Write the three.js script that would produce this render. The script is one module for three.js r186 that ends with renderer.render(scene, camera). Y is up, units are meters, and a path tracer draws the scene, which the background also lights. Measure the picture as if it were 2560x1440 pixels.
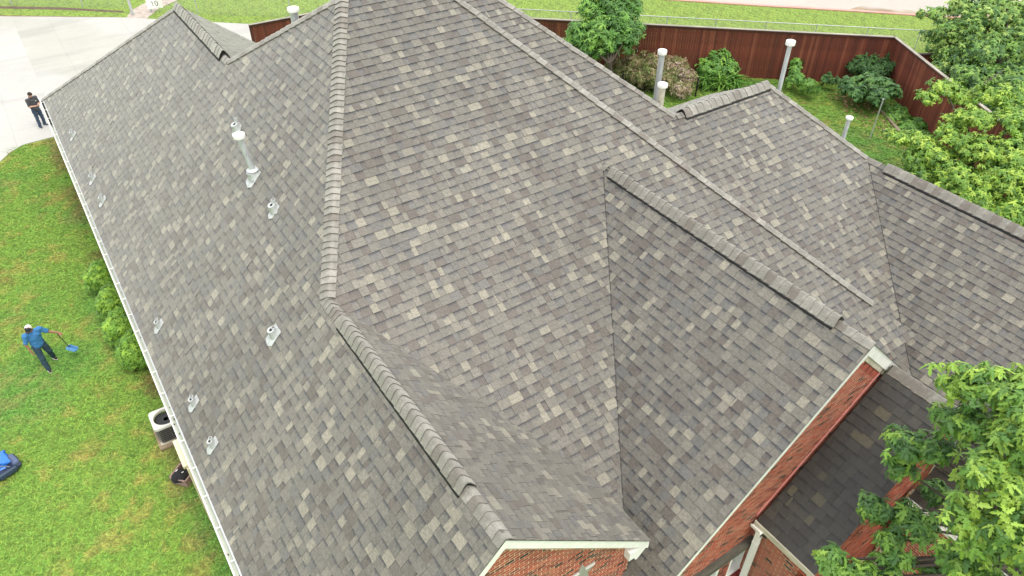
import * as THREE from 'three';
import { mergeGeometries } from 'three/addons/utils/BufferGeometryUtils.js';
import { RoundedBoxGeometry } from 'three/addons/geometries/RoundedBoxGeometry.js';
import { MarchingCubes } from 'three/addons/objects/MarchingCubes.js';

// ------------------------------------------------------------------ camera, sky, sun, exposure
const scene = new THREE.Scene();
const camera = new THREE.PerspectiveCamera(42.55, 16 / 9, 0.1, 900);
camera.rotation.order = 'YXZ';
camera.position.set(0, 17.64, 0);
camera.rotation.set(-0.6883, -0.5942, 0.003);
scene.add(camera);
const renderer = new THREE.WebGLRenderer({ antialias: true });
renderer.setSize(1024, 576);
renderer.toneMapping = THREE.LinearToneMapping;
renderer.toneMappingExposure = 1.82;
renderer.shadowMap.enabled = true;
{ // an even overcast sky, brighter overhead
  const W = 64, H = 32, d = new Float32Array(W * H * 4);
  for (let j = 0; j < H; j++) for (let i = 0; i < W; i++) {
    const el = ((j + 0.5) / H - 0.5) * Math.PI, up = Math.max(0, Math.sin(el));
    const l = el < 0 ? 0.5 : 0.84 + 0.3 * up, k = (j * W + i) * 4;
    d[k] = l * 0.985; d[k + 1] = l; d[k + 2] = l * 1.03; d[k + 3] = 1;
  }
  const t = new THREE.DataTexture(d, W, H, THREE.RGBAFormat, THREE.FloatType);
  t.mapping = THREE.EquirectangularReflectionMapping; t.magFilter = THREE.LinearFilter; t.minFilter = THREE.LinearFilter; t.needsUpdate = true;
  scene.background = t; scene.environment = t;
}
const sun = new THREE.DirectionalLight(0xfff4e6, 1.1);
sun.position.set(17, 60, 3); sun.target.position.set(12, 0, -20);
sun.castShadow = true; sun.shadow.radius = 34; sun.shadow.mapSize.set(2048, 2048);
Object.assign(sun.shadow.camera, { left: -60, right: 60, top: 60, bottom: -60, near: 1, far: 200 });
scene.add(sun, sun.target);
camera.updateMatrixWorld(true); camera.updateProjectionMatrix();

// ------------------------------------------------------------------ helpers
let seed = 20240611;
const rnd = () => { seed = (seed + 0x6d2b79f5) | 0; let t = Math.imul(seed ^ (seed >>> 15), 1 | seed); t = (t + Math.imul(t ^ (t >>> 7), 61 | t)) ^ t; return ((t ^ (t >>> 14)) >>> 0) / 4294967296; };
const rr = (a, b) => a + (b - a) * rnd();
const pick = (a) => a[Math.floor(rnd() * a.length)];
const hash = (x, y) => { let h = Math.imul(x | 0, 374761393) + Math.imul(y | 0, 668265263); h = Math.imul(h ^ (h >>> 13), 1274126177); return ((h ^ (h >>> 16)) >>> 0) / 4294967296; };
function vnoise(x, y, px = 0, py = 0) {
  const xi = Math.floor(x), yi = Math.floor(y), fx = x - xi, fy = y - yi, u = fx * fx * (3 - 2 * fx), v = fy * fy * (3 - 2 * fy);
  const w = (a, p) => (p ? ((a % p) + p) % p : a);
  const h = (a, b) => hash(w(a, px), w(b, py));
  return (h(xi, yi) * (1 - u) + h(xi + 1, yi) * u) * (1 - v) + (h(xi, yi + 1) * (1 - u) + h(xi + 1, yi + 1) * u) * v;
}
const fbm = (x, y, o = 4) => { let s = 0, a = 0.5, n = 0; for (let i = 0; i < o; i++) { s += a * vnoise(x, y); n += a; a *= 0.5; x *= 2.03; y *= 2.03; } return s / n; };
const V = (x, y, z) => new THREE.Vector3(x, y, z);
const lerp = (a, b, t) => a + (b - a) * t;
const clamp = (x, a, b) => Math.min(b, Math.max(a, x));
const sstep = (a, b, x) => { const t = clamp((x - a) / (b - a), 0, 1); return t * t * (3 - 2 * t); };

const counts = {};
function numbered(n) { const k = (counts[n] = (counts[n] || 0) + 1); return k === 1 ? n : n + '_' + String(k - 1).padStart(3, '0'); }
function shadows(o) { o.castShadow = true; o.receiveShadow = true; return o; }
function thing(name, label, category, pos = [0, 0, 0], group) {
  const o = new THREE.Group(); o.name = numbered(name); o.position.set(...pos);
  o.userData = { label, category }; if (group) o.userData.group = group;
  scene.add(o); return o;
}
function part(name, geo, mat, parent, label) {
  const m = shadows(new THREE.Mesh(geo, mat)); m.name = parent === scene ? numbered(name) : name; parent.add(m);
  if (label) m.userData.label = label;
  return m;
}
function structure(name, geo, mat) { const m = part(name, geo, mat, scene); m.userData.kind = 'structure'; return m; }
const box = (w, h, d, x = 0, y = 0, z = 0) => new THREE.BoxGeometry(w, h, d).translate(x, y, z);
const rbox = (w, h, d, r, x = 0, y = 0, z = 0) => new RoundedBoxGeometry(w, h, d, 2, r).translate(x, y, z);
const cyl = (r0, r1, h, n = 16) => new THREE.CylinderGeometry(r0, r1, h, n);
const plain = (gs) => mergeGeometries(gs.map((g) => { const q = g.index ? g.toNonIndexed() : g; for (const k of Object.keys(q.attributes)) if (!['position', 'normal', 'uv'].includes(k)) q.deleteAttribute(k); return q; }));
function tube(pts, r0, r1, n = 7, seg = 10) { // a tapering tube along points
  const c = new THREE.CatmullRomCurve3(pts), g = new THREE.TubeGeometry(c, seg, 1, n, false), p = g.attributes.position;
  for (let i = 0; i <= seg; i++) {
    const q = c.getPointAt(i / seg), r = lerp(r0, r1, i / seg);
    for (let j = 0; j <= n; j++) { const k = i * (n + 1) + j; p.setXYZ(k, q.x + (p.getX(k) - q.x) * r, q.y + (p.getY(k) - q.y) * r, q.z + (p.getZ(k) - q.z) * r); }
  }
  g.computeVertexNormals(); return g;
}
const bar = (a, b, r, n = 8) => { const d = b.clone().sub(a), l = d.length(); return cyl(r, r, l, n).applyQuaternion(new THREE.Quaternion().setFromUnitVectors(V(0, 1, 0), d.normalize())).translate((a.x + b.x) / 2, (a.y + b.y) / 2, (a.z + b.z) / 2); };
function prism(pts, z0, z1) { // outline in x, y pushed from z0 to z1
  const s = new THREE.Shape(pts.map((p) => new THREE.Vector2(p[0], p[1])));
  return new THREE.ExtrudeGeometry(s, { depth: z1 - z0, bevelEnabled: false }).translate(0, 0, z0);
}
function sheet(pts, y) { // a flat polygon on the ground, corners in x, z
  const s = new THREE.Shape(pts.map((p) => new THREE.Vector2(p[0], -p[1])));
  const g = new THREE.ShapeGeometry(s).rotateX(-Math.PI / 2).translate(0, y, 0), p = g.attributes.position, uv = g.attributes.uv;
  for (let i = 0; i < p.count; i++) uv.setXY(i, p.getX(i), p.getZ(i));
  return g;
}
function tex(w, h, fn, srgb = true) { // a tiling texture from a function of the pixel
  const d = new Uint8Array(w * h * 4);
  for (let j = 0; j < h; j++) for (let i = 0; i < w; i++) {
    const c = fn(i, j), k = (j * w + i) * 4;
    d[k] = clamp(c[0], 0, 1) * 255; d[k + 1] = clamp(c[1], 0, 1) * 255; d[k + 2] = clamp(c[2], 0, 1) * 255; d[k + 3] = 255;
  }
  const t = new THREE.DataTexture(d, w, h); t.wrapS = t.wrapT = THREE.RepeatWrapping; t.magFilter = THREE.LinearFilter; t.minFilter = THREE.LinearMipmapLinearFilter; t.generateMipmaps = true;
  if (srgb) t.colorSpace = THREE.SRGBColorSpace; t.needsUpdate = true; return t;
}
const L = (r, g, b) => new THREE.Color().setRGB(r, g, b);
const std = (c, rough = 0.8, extra = {}) => new THREE.MeshStandardMaterial({ color: c, roughness: rough, ...extra });
class GB { // collects coloured faces
  constructor() { this.p = []; this.n = []; this.u = []; this.c = []; }
  tri(a, b, c, ua, ub, uc, col, want) {
    const n = b.clone().sub(a).cross(c.clone().sub(a)).normalize();
    if (want && n.dot(want) < 0) { [b, c] = [c, b]; [ub, uc] = [uc, ub]; n.negate(); }
    for (const [q, w] of [[a, ua], [b, ub], [c, uc]]) { this.p.push(q.x, q.y, q.z); this.n.push(n.x, n.y, n.z); this.u.push(w[0], w[1]); this.c.push(col[0], col[1], col[2]); }
  }
  quad(a, b, c, d, uv, col, want) { this.tri(a, b, c, uv[0], uv[1], uv[2], col, want); this.tri(a, c, d, uv[0], uv[2], uv[3], col, want); }
  build() {
    const g = new THREE.BufferGeometry();
    g.setAttribute('position', new THREE.Float32BufferAttribute(this.p, 3)); g.setAttribute('normal', new THREE.Float32BufferAttribute(this.n, 3));
    g.setAttribute('uv', new THREE.Float32BufferAttribute(this.u, 2)); g.setAttribute('color', new THREE.Float32BufferAttribute(this.c, 3));
    return g;
  }
}
function clipTo(poly, a0, a1, s0, s1) { // polygon cut to a rectangle
  const cut = (P, k, v, keep) => {
    const out = [];
    for (let i = 0; i < P.length; i++) {
      const A = P[i], B = P[(i + 1) % P.length], ia = keep * (A[k] - v) >= 0, ib = keep * (B[k] - v) >= 0;
      if (ia) out.push(A);
      if (ia !== ib) { const t = (v - A[k]) / (B[k] - A[k]); out.push([A[0] + (B[0] - A[0]) * t, A[1] + (B[1] - A[1]) * t]); }
    }
    return out;
  };
  let P = cut(poly, 0, a0, 1); if (P.length) P = cut(P, 0, a1, -1); if (P.length) P = cut(P, 1, s0, 1); if (P.length) P = cut(P, 1, s1, -1);
  return P;
}
function polyArea(P) { let a = 0; for (let i = 0; i < P.length; i++) { const A = P[i], B = P[(i + 1) % P.length]; a += A[0] * B[1] - A[1] * B[0]; } return a / 2; }
// one flat piece (shingle, brick) with its own edges: outline in the surface's own a, s; hf gives the height of its face
function piece(gb, P, fr, hf, col, edge, uvf, skirt) {
  const pts = P.map((q) => new THREE.Vector2(q[0], q[1])), top = P.map((q) => fr.to3(q[0], q[1], hf(q[1])));
  for (const [i, j, k] of THREE.ShapeUtils.triangulateShape(pts, [])) gb.tri(top[i], top[j], top[k], uvf(P[i]), uvf(P[j]), uvf(P[k]), col, fr.n);
  const c = P.reduce((s, q) => [s[0] + q[0] / P.length, s[1] + q[1] / P.length], [0, 0]), mid = fr.to3(c[0], c[1], 0);
  for (let i = 0; i < P.length; i++) {
    const A = P[i], B = P[(i + 1) % P.length];
    if (!skirt(A, B)) continue;
    const ta = top[i], tb = top[(i + 1) % P.length], ba = fr.to3(A[0], A[1], -0.004), bb = fr.to3(B[0], B[1], -0.004);
    const out = ta.clone().add(tb).multiplyScalar(0.5).sub(mid);
    gb.quad(ta, tb, bb, ba, [uvf(A), uvf(B), uvf(B), uvf(A)], edge, out);
  }
}
const _v = V(0, 0, 0);
function viewScore(p, area) { // roughly how many pixels a piece covers
  _v.copy(p).project(camera);
  if (Math.abs(_v.x) > 0.98 || Math.abs(_v.y) > 0.98 || _v.z > 1) return 0;
  return area / p.distanceToSquared(camera.position);
}

// ------------------------------------------------------------------ textures and materials
const granule = tex(1024, 512, (i, j) => { // left in m along the course; lower half carries the printed shadow band
  const v = (j % 256) / 256, band = j < 256;
  let g = 0.80 + 0.34 * (hash(i, j) - 0.5) + 0.20 * (vnoise(i / 3, j / 3, 341, 0) - 0.5) + 0.16 * (vnoise(i / 22, j / 22, 47, 0) - 0.5);
  let c = [g * 1.0, g * 0.985, g * 0.95];
  if (band) { const k = sstep(0.52 + 0.26 * (vnoise(i / 9, 7, 114, 0) - 0.5) + 0.25 * (hash(i, j) - 0.5), 0.98, v); c = [lerp(c[0], 0.55 * g, k), lerp(c[1], 0.57 * g, k), lerp(c[2], 0.635 * g, k)]; }
  return c;
});
const shingleMat = new THREE.MeshPhysicalMaterial({ vertexColors: true, map: granule, roughness: 0.48, sheen: 1.0, sheenRoughness: 0.95, sheenColor: new THREE.Color(0.75, 0.74, 0.7), side: THREE.DoubleSide });
const capTex = tex(256, 256, (i, j) => { const g = 0.82 + 0.30 * (hash(i, j) - 0.5) + 0.22 * (vnoise(i / 4, j / 4, 64, 64) - 0.5) + 0.16 * (vnoise(i / 40, j / 40, 6, 6) - 0.5); return [g, g * 0.985, g * 0.95]; });
const CAPS = [[0.32, 0.312, 0.285], [0.36, 0.352, 0.325], [0.30, 0.292, 0.265], [0.42, 0.41, 0.38], [0.25, 0.228, 0.205], [0.34, 0.332, 0.305]];
const capMats = CAPS.map((c) => new THREE.MeshPhysicalMaterial({ color: L(...c), roughness: 0.55, map: capTex, sheen: 1.0, sheenRoughness: 0.95, sheenColor: new THREE.Color(0.75, 0.74, 0.7), side: THREE.DoubleSide }));
const deckMat = std(L(0.06, 0.057, 0.052), 0.9, { side: THREE.DoubleSide });
const blackMat = std(L(0.008, 0.008, 0.009), 0.7);
const grimeTex = tex(256, 256, (i, j) => { const n = 0.9 + 0.16 * (vnoise(i / 30, j / 30, 9, 9) - 0.5) + 0.1 * (hash(i, j) - 0.5); return [n, n, n * 0.985]; });
const cleanTex = tex(256, 256, (i, j) => { const n = 0.965 + 0.05 * (vnoise(i / 30, j / 30, 9, 9) - 0.5) + 0.04 * (hash(i, j) - 0.5); return [n, n, n * 0.99]; });
const whiteMat = std(L(0.90, 0.90, 0.86), 0.5, { map: cleanTex });
const creamMat = std(L(0.66, 0.62, 0.50), 0.6, { map: grimeTex });
const galvMat = std(L(0.58, 0.605, 0.615), 0.42, { metalness: 0.25, map: grimeTex });
const pipeMat = std(L(0.62, 0.66, 0.68), 0.45, { metalness: 0.1, map: grimeTex });
const brickTex = tex(256, 256, (i, j) => { const n = 0.84 + 0.22 * (vnoise(i / 6, j / 6, 43, 43) - 0.5) + 0.2 * (hash(i, j) - 0.5) + 0.2 * (vnoise(i / 30, j / 30, 9, 9) - 0.5); return [n, n, n]; });
const brickMat = new THREE.MeshStandardMaterial({ vertexColors: true, map: brickTex, roughness: 0.85, side: THREE.DoubleSide });
const mortarMat = std(L(0.82, 0.68, 0.47), 0.95, { map: grimeTex, side: THREE.DoubleSide });
const barkMat = std(L(0.10, 0.078, 0.058), 0.95, { map: brickTex });
const glassMat = new THREE.MeshStandardMaterial({ color: L(0.03, 0.035, 0.04), roughness: 0.08 });

// ------------------------------------------------------------------ ground, lot, path, road
function lawnTone(x, z) { // colour that the lawn itself has: greener, yellower and bare patches
  const a = fbm(x * 0.28 + 9, z * 0.28, 4), b = fbm(x * 1.1 + 40, z * 1.1 + 7, 4), c = fbm(x * 3.1, z * 3.1 + 90, 3);
  let r = 0.135, g = 0.265, bl = 0.036;
  const near = x < 3 ? sstep(-26, -15, z) : 0;
  const dry = sstep(0.50, 0.70, b * 0.4 + c * 0.6 + near * 0.05 + (a - 0.5) * 0.25);
  r = lerp(r, 0.27, dry * 0.6); g = lerp(g, 0.26, dry * 0.6); bl = lerp(bl, 0.065, dry * 0.6);
  const lush = sstep(0.5, 0.72, a); r *= lerp(1, 0.72, lush); g *= lerp(1, 0.9, lush);
  const bare = sstep(0.66, 0.80, fbm(x * 0.8 + 300, z * 0.8, 3)); r = lerp(r, 0.21, bare * 0.3); g = lerp(g, 0.14, bare * 0.3); bl = lerp(bl, 0.05, bare * 0.3);
  const edge = x < 1 ? sstep(-1.2, -0.35, x) * sstep(0.42, 0.6, b) : 0; r = lerp(r, 0.13, edge * 0.6); g = lerp(g, 0.09, edge * 0.6); bl = lerp(bl, 0.04, edge * 0.6);
  if (x > 20) { r *= 0.82; g *= 0.82; bl *= 0.8; }
  const far = sstep(46.5, 50, Math.hypot(x, z)); r = lerp(r, 0.225, far * 0.8); g = lerp(g, 0.30, far * 0.8); bl = lerp(bl, 0.075, far * 0.8);
  return [r, g, bl];
}
const lawnTex = tex(512, 512, (i, j) => {
  const n = 0.66 + 0.55 * (vnoise(i / 2.0, j / 5, 256, 0) - 0.5) + 0.5 * (hash(i, j) - 0.5) + 0.35 * (vnoise(i / 16, j / 16, 32, 32) - 0.5), t = vnoise(i / 5, j / 5, 102, 102) - 0.5;
  return [n + t * 0.14, n, n * 0.8 - t * 0.1];
});
const lawnMat = new THREE.MeshStandardMaterial({ vertexColors: true, map: lawnTex, roughness: 0.95 });
{
  const g = new THREE.PlaneGeometry(150, 130, 300, 260).rotateX(-Math.PI / 2).translate(45, 0, -45), p = g.attributes.position, uv = g.attributes.uv, c = [];
  for (let i = 0; i < p.count; i++) { const x = p.getX(i), z = p.getZ(i), t = lawnTone(x, z); c.push(t[0] * 1.85, t[1] * 2.0, t[2] * 2.0); uv.setXY(i, x / 2.2, z / 2.2); }
  g.setAttribute('color', new THREE.Float32BufferAttribute(c, 3));
  structure('lawn', g, lawnMat);
  structure('ground', new THREE.PlaneGeometry(1600, 1600).rotateX(-Math.PI / 2).translate(0, -0.05, 0), std(L(0.18, 0.30, 0.05), 0.95));
}
function wearTex(size, base, fn) { const t = tex(size, size, (i, j) => { const x = i / size, y = j / size; return fn(x, y, base); }); return t; }
const lotTex = wearTex(1024, [0.93, 0.925, 0.9], (x, y, b) => {
  let n = 1 + 0.05 * (fbm(x * 40, y * 40) - 0.5) + 0.07 * (fbm(x * 9 + 5, y * 9) - 0.5) + 0.05 * (hash(x * 1024, y * 1024) - 0.5);
  const streak = sstep(0.58, 0.75, fbm(x * 5, y * 30 + 20, 4)); n -= 0.045 * streak;
  const joint = Math.min(Math.abs(((x * 8) % 1) - 0.5), Math.abs(((y * 8) % 1) - 0.5)); n -= 0.07 * (1 - sstep(0.003, 0.007, joint));
  const damp = sstep(0.48, 0.56, fbm(x * 3 + 8, y * 3 + 3, 3)); n -= 0.03 * damp;
  return [b[0] * n, b[1] * n, b[2] * (n - 0.02 * damp)];
});
lotTex.repeat.set(1 / 32, 1 / 32);
const lotMat = std(L(0.47, 0.47, 0.46), 0.7, { map: lotTex, side: THREE.DoubleSide });
{
  const lot = [[-40, -38], [-2.85, -38.97], [-2.3, -39.75], [-1.68, -40.2], [-0.52, -40.26], [3, -40.3], [12, -42], [24, -41], [16.5, -47.1], [12.3, -50.7], [6.4, -55.95], [-0.65, -60.9], [-40, -88]];
  const g = prism(lot.map(([x, z]) => [x, -z]), 0, 0.03).rotateX(-Math.PI / 2), p = g.attributes.position, uv = g.attributes.uv;
  for (let i = 0; i < p.count; i++) uv.setXY(i, p.getX(i), p.getZ(i));
  structure('concrete_lot', g, lotMat);
  structure('footpath', sheet([[6.33, -55.75], [7.41, -54.85], [8.7, -56.6], [13, -59.5], [24, -66], [23, -68], [11, -60], [7.9, -58.1], [7.0, -57.2]], 0.02), std(L(0.50, 0.43, 0.38), 0.85, { map: grimeTex, side: THREE.DoubleSide }));
  structure('dirt_strip', sheet([[-10, -70.2], [-0.39, -63.2], [3, -60.7], [6.5, -57.5], [6.55, -57.05], [3, -60.1], [-0.2, -62.5], [-10, -69.4]], 0.008), std(L(0.16, 0.11, 0.075), 0.9, { map: brickTex, side: THREE.DoubleSide }));
  structure('dirt_verge', sheet([[-10, -67.6], [-0.65, -61.2], [6.3, -56.15], [6.3, -55.95], [-0.65, -60.85], [-10, -67.2]], 0.009), std(L(0.27, 0.17, 0.10), 0.9, { map: brickTex, side: THREE.DoubleSide }));
  // the paved court beyond the wooden fence, with its red kerb
  const pud = wearTex(1024, [0.90, 0.875, 0.84], (x, y, b) => {
    let n = 1 + 0.05 * (fbm(x * 30, y * 30) - 0.5), k = sstep(0.56, 0.66, fbm(x * 5 + 2, y * 3.4 + 6, 5)), k2 = sstep(0.5, 0.6, fbm(x * 11 + 70, y * 9, 4)) * k;
    const joint = Math.min(Math.abs(((x * 6) % 1) - 0.5), Math.abs(((y * 6) % 1) - 0.5)); n -= 0.06 * (1 - sstep(0.004, 0.008, joint));
    return [b[0] * n * lerp(1, 0.86, k) * lerp(1, 0.9, k2), b[1] * n * lerp(1, 0.79, k) * lerp(1, 0.87, k2), b[2] * n * lerp(1, 0.68, k) * lerp(1, 0.84, k2)];
  });
  pud.repeat.set(1 / 30, 1 / 30);
  structure('paved_court', sheet([[39.1, -38.8], [44, -33.9], [48.5, -29.6], [52, -26.1], [60, -18], [120, -60], [90, -120], [30, -52]], 0.02), std(L(0.50, 0.485, 0.46), 0.6, { map: pud, side: THREE.DoubleSide }));
  const kerb = [[30, -51.9], [39.1, -38.75], [44, -33.85], [48.5, -29.55], [52, -26.05], [60, -17.9]], gs = [];
  for (let i = 0; i + 1 < kerb.length; i++) { const a = kerb[i], b = kerb[i + 1], l = Math.hypot(b[0] - a[0], b[1] - a[1]); gs.push(box(l, 0.14, 0.3).rotateY(-Math.atan2(b[1] - a[1], b[0] - a[0])).translate((a[0] + b[0]) / 2, 0.0, (a[1] + b[1]) / 2)); }
  structure('red_kerb', plain(gs), std(L(0.66, 0.36, 0.31), 0.8, { map: grimeTex }));
}

// ------------------------------------------------------------------ the house: a brick building under a shingled roof
const house = thing('brick_house', 'long red brick house under a grey and tan shingled hip and gable roof', 'house');
const U = 1.47, HY = 12, my = (y) => (y + HY) * U;
const E0 = my(-10), MW = 1.0553, MS = 0.6242, MB = 0.9365, MA = 0.9112, MC = 0.8845;
const xW = -0.104, zS = -4.4091 * U, zFar = -25.733 * U, zA = -3.7774 * U, zB = -3.3047 * U;
const xA = 2.4825 * U, yA = E0 + MW * (xA - xW), zHip = zS - (yA - E0) / MS;
const xB = 8.2472 * U, yB = my(-7.0309), zB0 = zS - (yB - E0) / MS;
const apex = [5.16 * U, -13.25 * U], ridgeE = [7.02 * U, -13.25 * U], hipEnd = [12.13 * U, -5.22 * U], xFR = 3.5 * U;
const xC = 15.312 * U, yC = my(-8.5205), zC0 = -7.98 * U;
const xDr = 13.36, yDr = 6.04, xDe = 10.0, yDe = 2.93, MD = (yDr - yDe) / (xDr - xDe);
const ridgeD0 = [11.03 * U, -10.12 * U], ridgeD1 = [13.96 * U, -10.12 * U];
const yE = (z) => E0 + MS * (zS - z);
function facet(name, axis, sgn, m, t0, y0, poly, opt = {}) { // a roof slope; axis: the way it rises
  const k = Math.hypot(1, m), n = axis === 'x' ? V(-m * sgn / k, 1 / k, 0) : V(0, 1 / k, -m * sgn / k);
  const to3 = (a, s, h = 0) => { const t = t0 + (sgn * s) / k, y = y0 + (m * s) / k; return axis === 'x' ? V(t + n.x * h, y + n.y * h, a) : V(a, y + n.y * h, t + n.z * h); };
  const P = poly.map(([x, z]) => (axis === 'x' ? [z, (x - t0) * sgn * k] : [x, (z - t0) * sgn * k]));
  return { name, n, to3, P, k, ...opt };
}
const lx = (z) => ridgeE[0] + ((z - ridgeE[1]) * (hipEnd[0] - ridgeE[0])) / (hipEnd[1] - ridgeE[1]);
const lz = (x) => ridgeE[1] + ((x - ridgeE[0]) * (hipEnd[1] - ridgeE[1])) / (hipEnd[0] - ridgeE[0]);
const dF = 0.75 * U;
const facets = {
  W: facet('W', 'x', 1, MW, xW, E0, [[xW, zA], [xA, zA], [xA, zHip], apex, [xFR, -15.9 * U], [xFR, -19.95 * U], [xW, zFar]], { label: 'long left roof slope falling to the white gutter' }),
  S: facet('S', 'z', -1, MS, zS, E0, [[xA, zHip], apex, ridgeE, [xB, lz(xB)], [xB, zB0], [5.075 * U, zS], [4.972 * U, zS], [4.972 * U, -5.09 * U]], { label: 'middle roof slope between the two ridges' }),
  T: facet('T', 'z', -1, MS, zS, E0, [[xB, zB0], [xB, lz(xB)], hipEnd, [12.64 * U, zS], [11.42 * U, zS]], { label: 'roof slope strip behind the large gable ridge' }),
  F: facet('F', 'z', -1, MS, zS, E0 - dF, [[7.78 * U, -13.25 * U], [8.05 * U, -14.2 * U], ridgeD0, ridgeD1, [xC, zC0], [11.4 * U, -2.44 * U], [11.0 * U, -3.3 * U], [11.0 * U, -4.45 * U], [12.89 * U, -5.22 * U]], { label: 'right roof slope below the small back ridge' }),
  A: facet('A', 'x', -1, MA, 4.972 * U, yA - MA * (4.972 * U - xA), [[xA, zHip], [xA, zA], [4.972 * U, zA], [4.972 * U, -5.09 * U]], { label: 'right slope of the small front gable' }),
  B: facet('B', 'x', 1, MB, 4.3 * U, yB - MB * (xB - 4.3 * U), [[xB, zB0], [xB, zB], [4.3 * U, zB], [4.3 * U, zS], [5.075 * U, zS]], { label: 'left slope of the large front gable' }),
  C: facet('C', 'x', 1, MC, 11.2 * U, yC - MC * (xC - 11.2 * U), [[xC, zC0], [xC, -0.4 * U], [11.2 * U, -0.4 * U], [11.2 * U, -2.16 * U]], { label: 'left slope of the rightmost ridge' }),
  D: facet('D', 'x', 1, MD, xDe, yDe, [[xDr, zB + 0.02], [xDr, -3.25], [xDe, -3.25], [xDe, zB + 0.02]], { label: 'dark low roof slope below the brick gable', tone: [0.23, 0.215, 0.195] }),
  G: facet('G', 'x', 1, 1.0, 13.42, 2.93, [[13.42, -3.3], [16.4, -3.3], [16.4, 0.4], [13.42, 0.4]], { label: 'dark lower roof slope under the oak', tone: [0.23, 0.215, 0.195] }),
  H: facet('H', 'x', -1, MW, xFR + 4.2, E0 + MW * (xFR - xW) - MW * 4.2, [[xFR, -15.9 * U], [xFR, -19.95 * U], [xFR + 4.2, -19.95 * U - 4.2 * 1.62], [xFR + 4.2, -15.9 * U + 2]], { label: 'far slope behind the back left ridge' }),
  N: facet('N', 'z', 1, MS, ridgeD0[1] - 5, yE(ridgeD0[1]) - dF - MS * 5, [ridgeD0, ridgeD1, [ridgeD1[0] + 3.2, ridgeD1[1] - 5], [ridgeD0[0] - 3, ridgeD0[1] - 5]], { label: 'far slope behind the small back ridge' }),
};
const lerpTone = [0.175, 0.167, 0.147];
const tones = () => { const r = rnd(); return r < 0.46 ? [0.212, 0.203, 0.181] : r < 0.57 ? [0.35, 0.335, 0.278] : r < 0.70 ? [0.268, 0.256, 0.220] : r < 0.83 ? [0.155, 0.136, 0.121] : r < 0.91 ? [0.185, 0.172, 0.152] : [0.176, 0.174, 0.170]; };
const shingles = [];
const EXPO = 0.158 * U;
for (const f of Object.values(facets)) {
  let a0 = 1e9, a1 = -1e9, s1 = -1e9, sm = 0; for (const q of f.P) { sm = Math.min(sm, q[1]); a0 = Math.min(a0, q[0]); a1 = Math.max(a1, q[0]); s1 = Math.max(s1, q[1]); }
  for (let row = 0, s = Math.floor(sm / EXPO) * EXPO; s < s1; row++, s += EXPO) {
    let a = a0 - rr(0, 0.9), raised = rnd() < 0.5, strip = a + rr(0.3, 1), lastDark = 0;
    while (a < a1) {
      let w = raised ? pick([0.13, 0.17, 0.2, 0.24, 0.3]) * rr(0.9, 1.1) : pick([0.12, 0.16, 0.2, 0.26]) * rr(0.9, 1.1);
      if (rnd() < 0.04) w = 0.05;
      const gap = a > strip; if (gap) strip = a + rr(0.9, 1.1);
      const P = clipTo(f.P, a + (gap ? 0.006 : 0.0015), a + w - 0.0015, s, s + EXPO + 0.012);
      let col = tones(); if (!raised && col[0] > 0.25 && rnd() < 0.6) col = [0.212, 0.203, 0.181];
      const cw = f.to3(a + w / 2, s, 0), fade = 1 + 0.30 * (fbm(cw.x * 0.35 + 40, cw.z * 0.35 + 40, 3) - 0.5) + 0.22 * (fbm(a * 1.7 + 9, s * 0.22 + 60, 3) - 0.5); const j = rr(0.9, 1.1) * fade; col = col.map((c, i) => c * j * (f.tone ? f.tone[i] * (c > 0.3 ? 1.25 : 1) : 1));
      if (P.length > 2 && Math.abs(polyArea(P)) > 0.0008) {
        const c = f.to3(a + w / 2, s + EXPO / 2, 0.01);
        shingles.push({ f, P, s, a, w, raised, col, lift: (raised ? 0.021 : 0.0165) + (rnd() < 0.015 ? 0.012 : 0) + rr(-0.001, 0.001), u: rnd() * 2, score: viewScore(c, Math.abs(polyArea(P)) * Math.abs(c.clone().sub(camera.position).normalize().dot(f.n))) });
      }
      a += w; raised = !raised;
      if (rnd() < 0.15) raised = !raised;
    }
  }
}
function emitShingle(gb, t) {
  const e = EXPO, hf = (s) => lerp(t.lift, 0.004, clamp((s - t.s) / e, 0, 1)), v0 = t.raised ? 0.502 : 0.002;
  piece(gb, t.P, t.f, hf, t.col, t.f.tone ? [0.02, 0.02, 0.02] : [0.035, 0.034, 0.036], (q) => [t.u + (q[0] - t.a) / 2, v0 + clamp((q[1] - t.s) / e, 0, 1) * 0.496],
    (A, B) => (Math.abs(A[1] - t.s) < 1e-4 && Math.abs(B[1] - t.s) < 1e-4) || (t.raised && Math.abs(A[0] - B[0]) < 1e-4));
}
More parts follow.
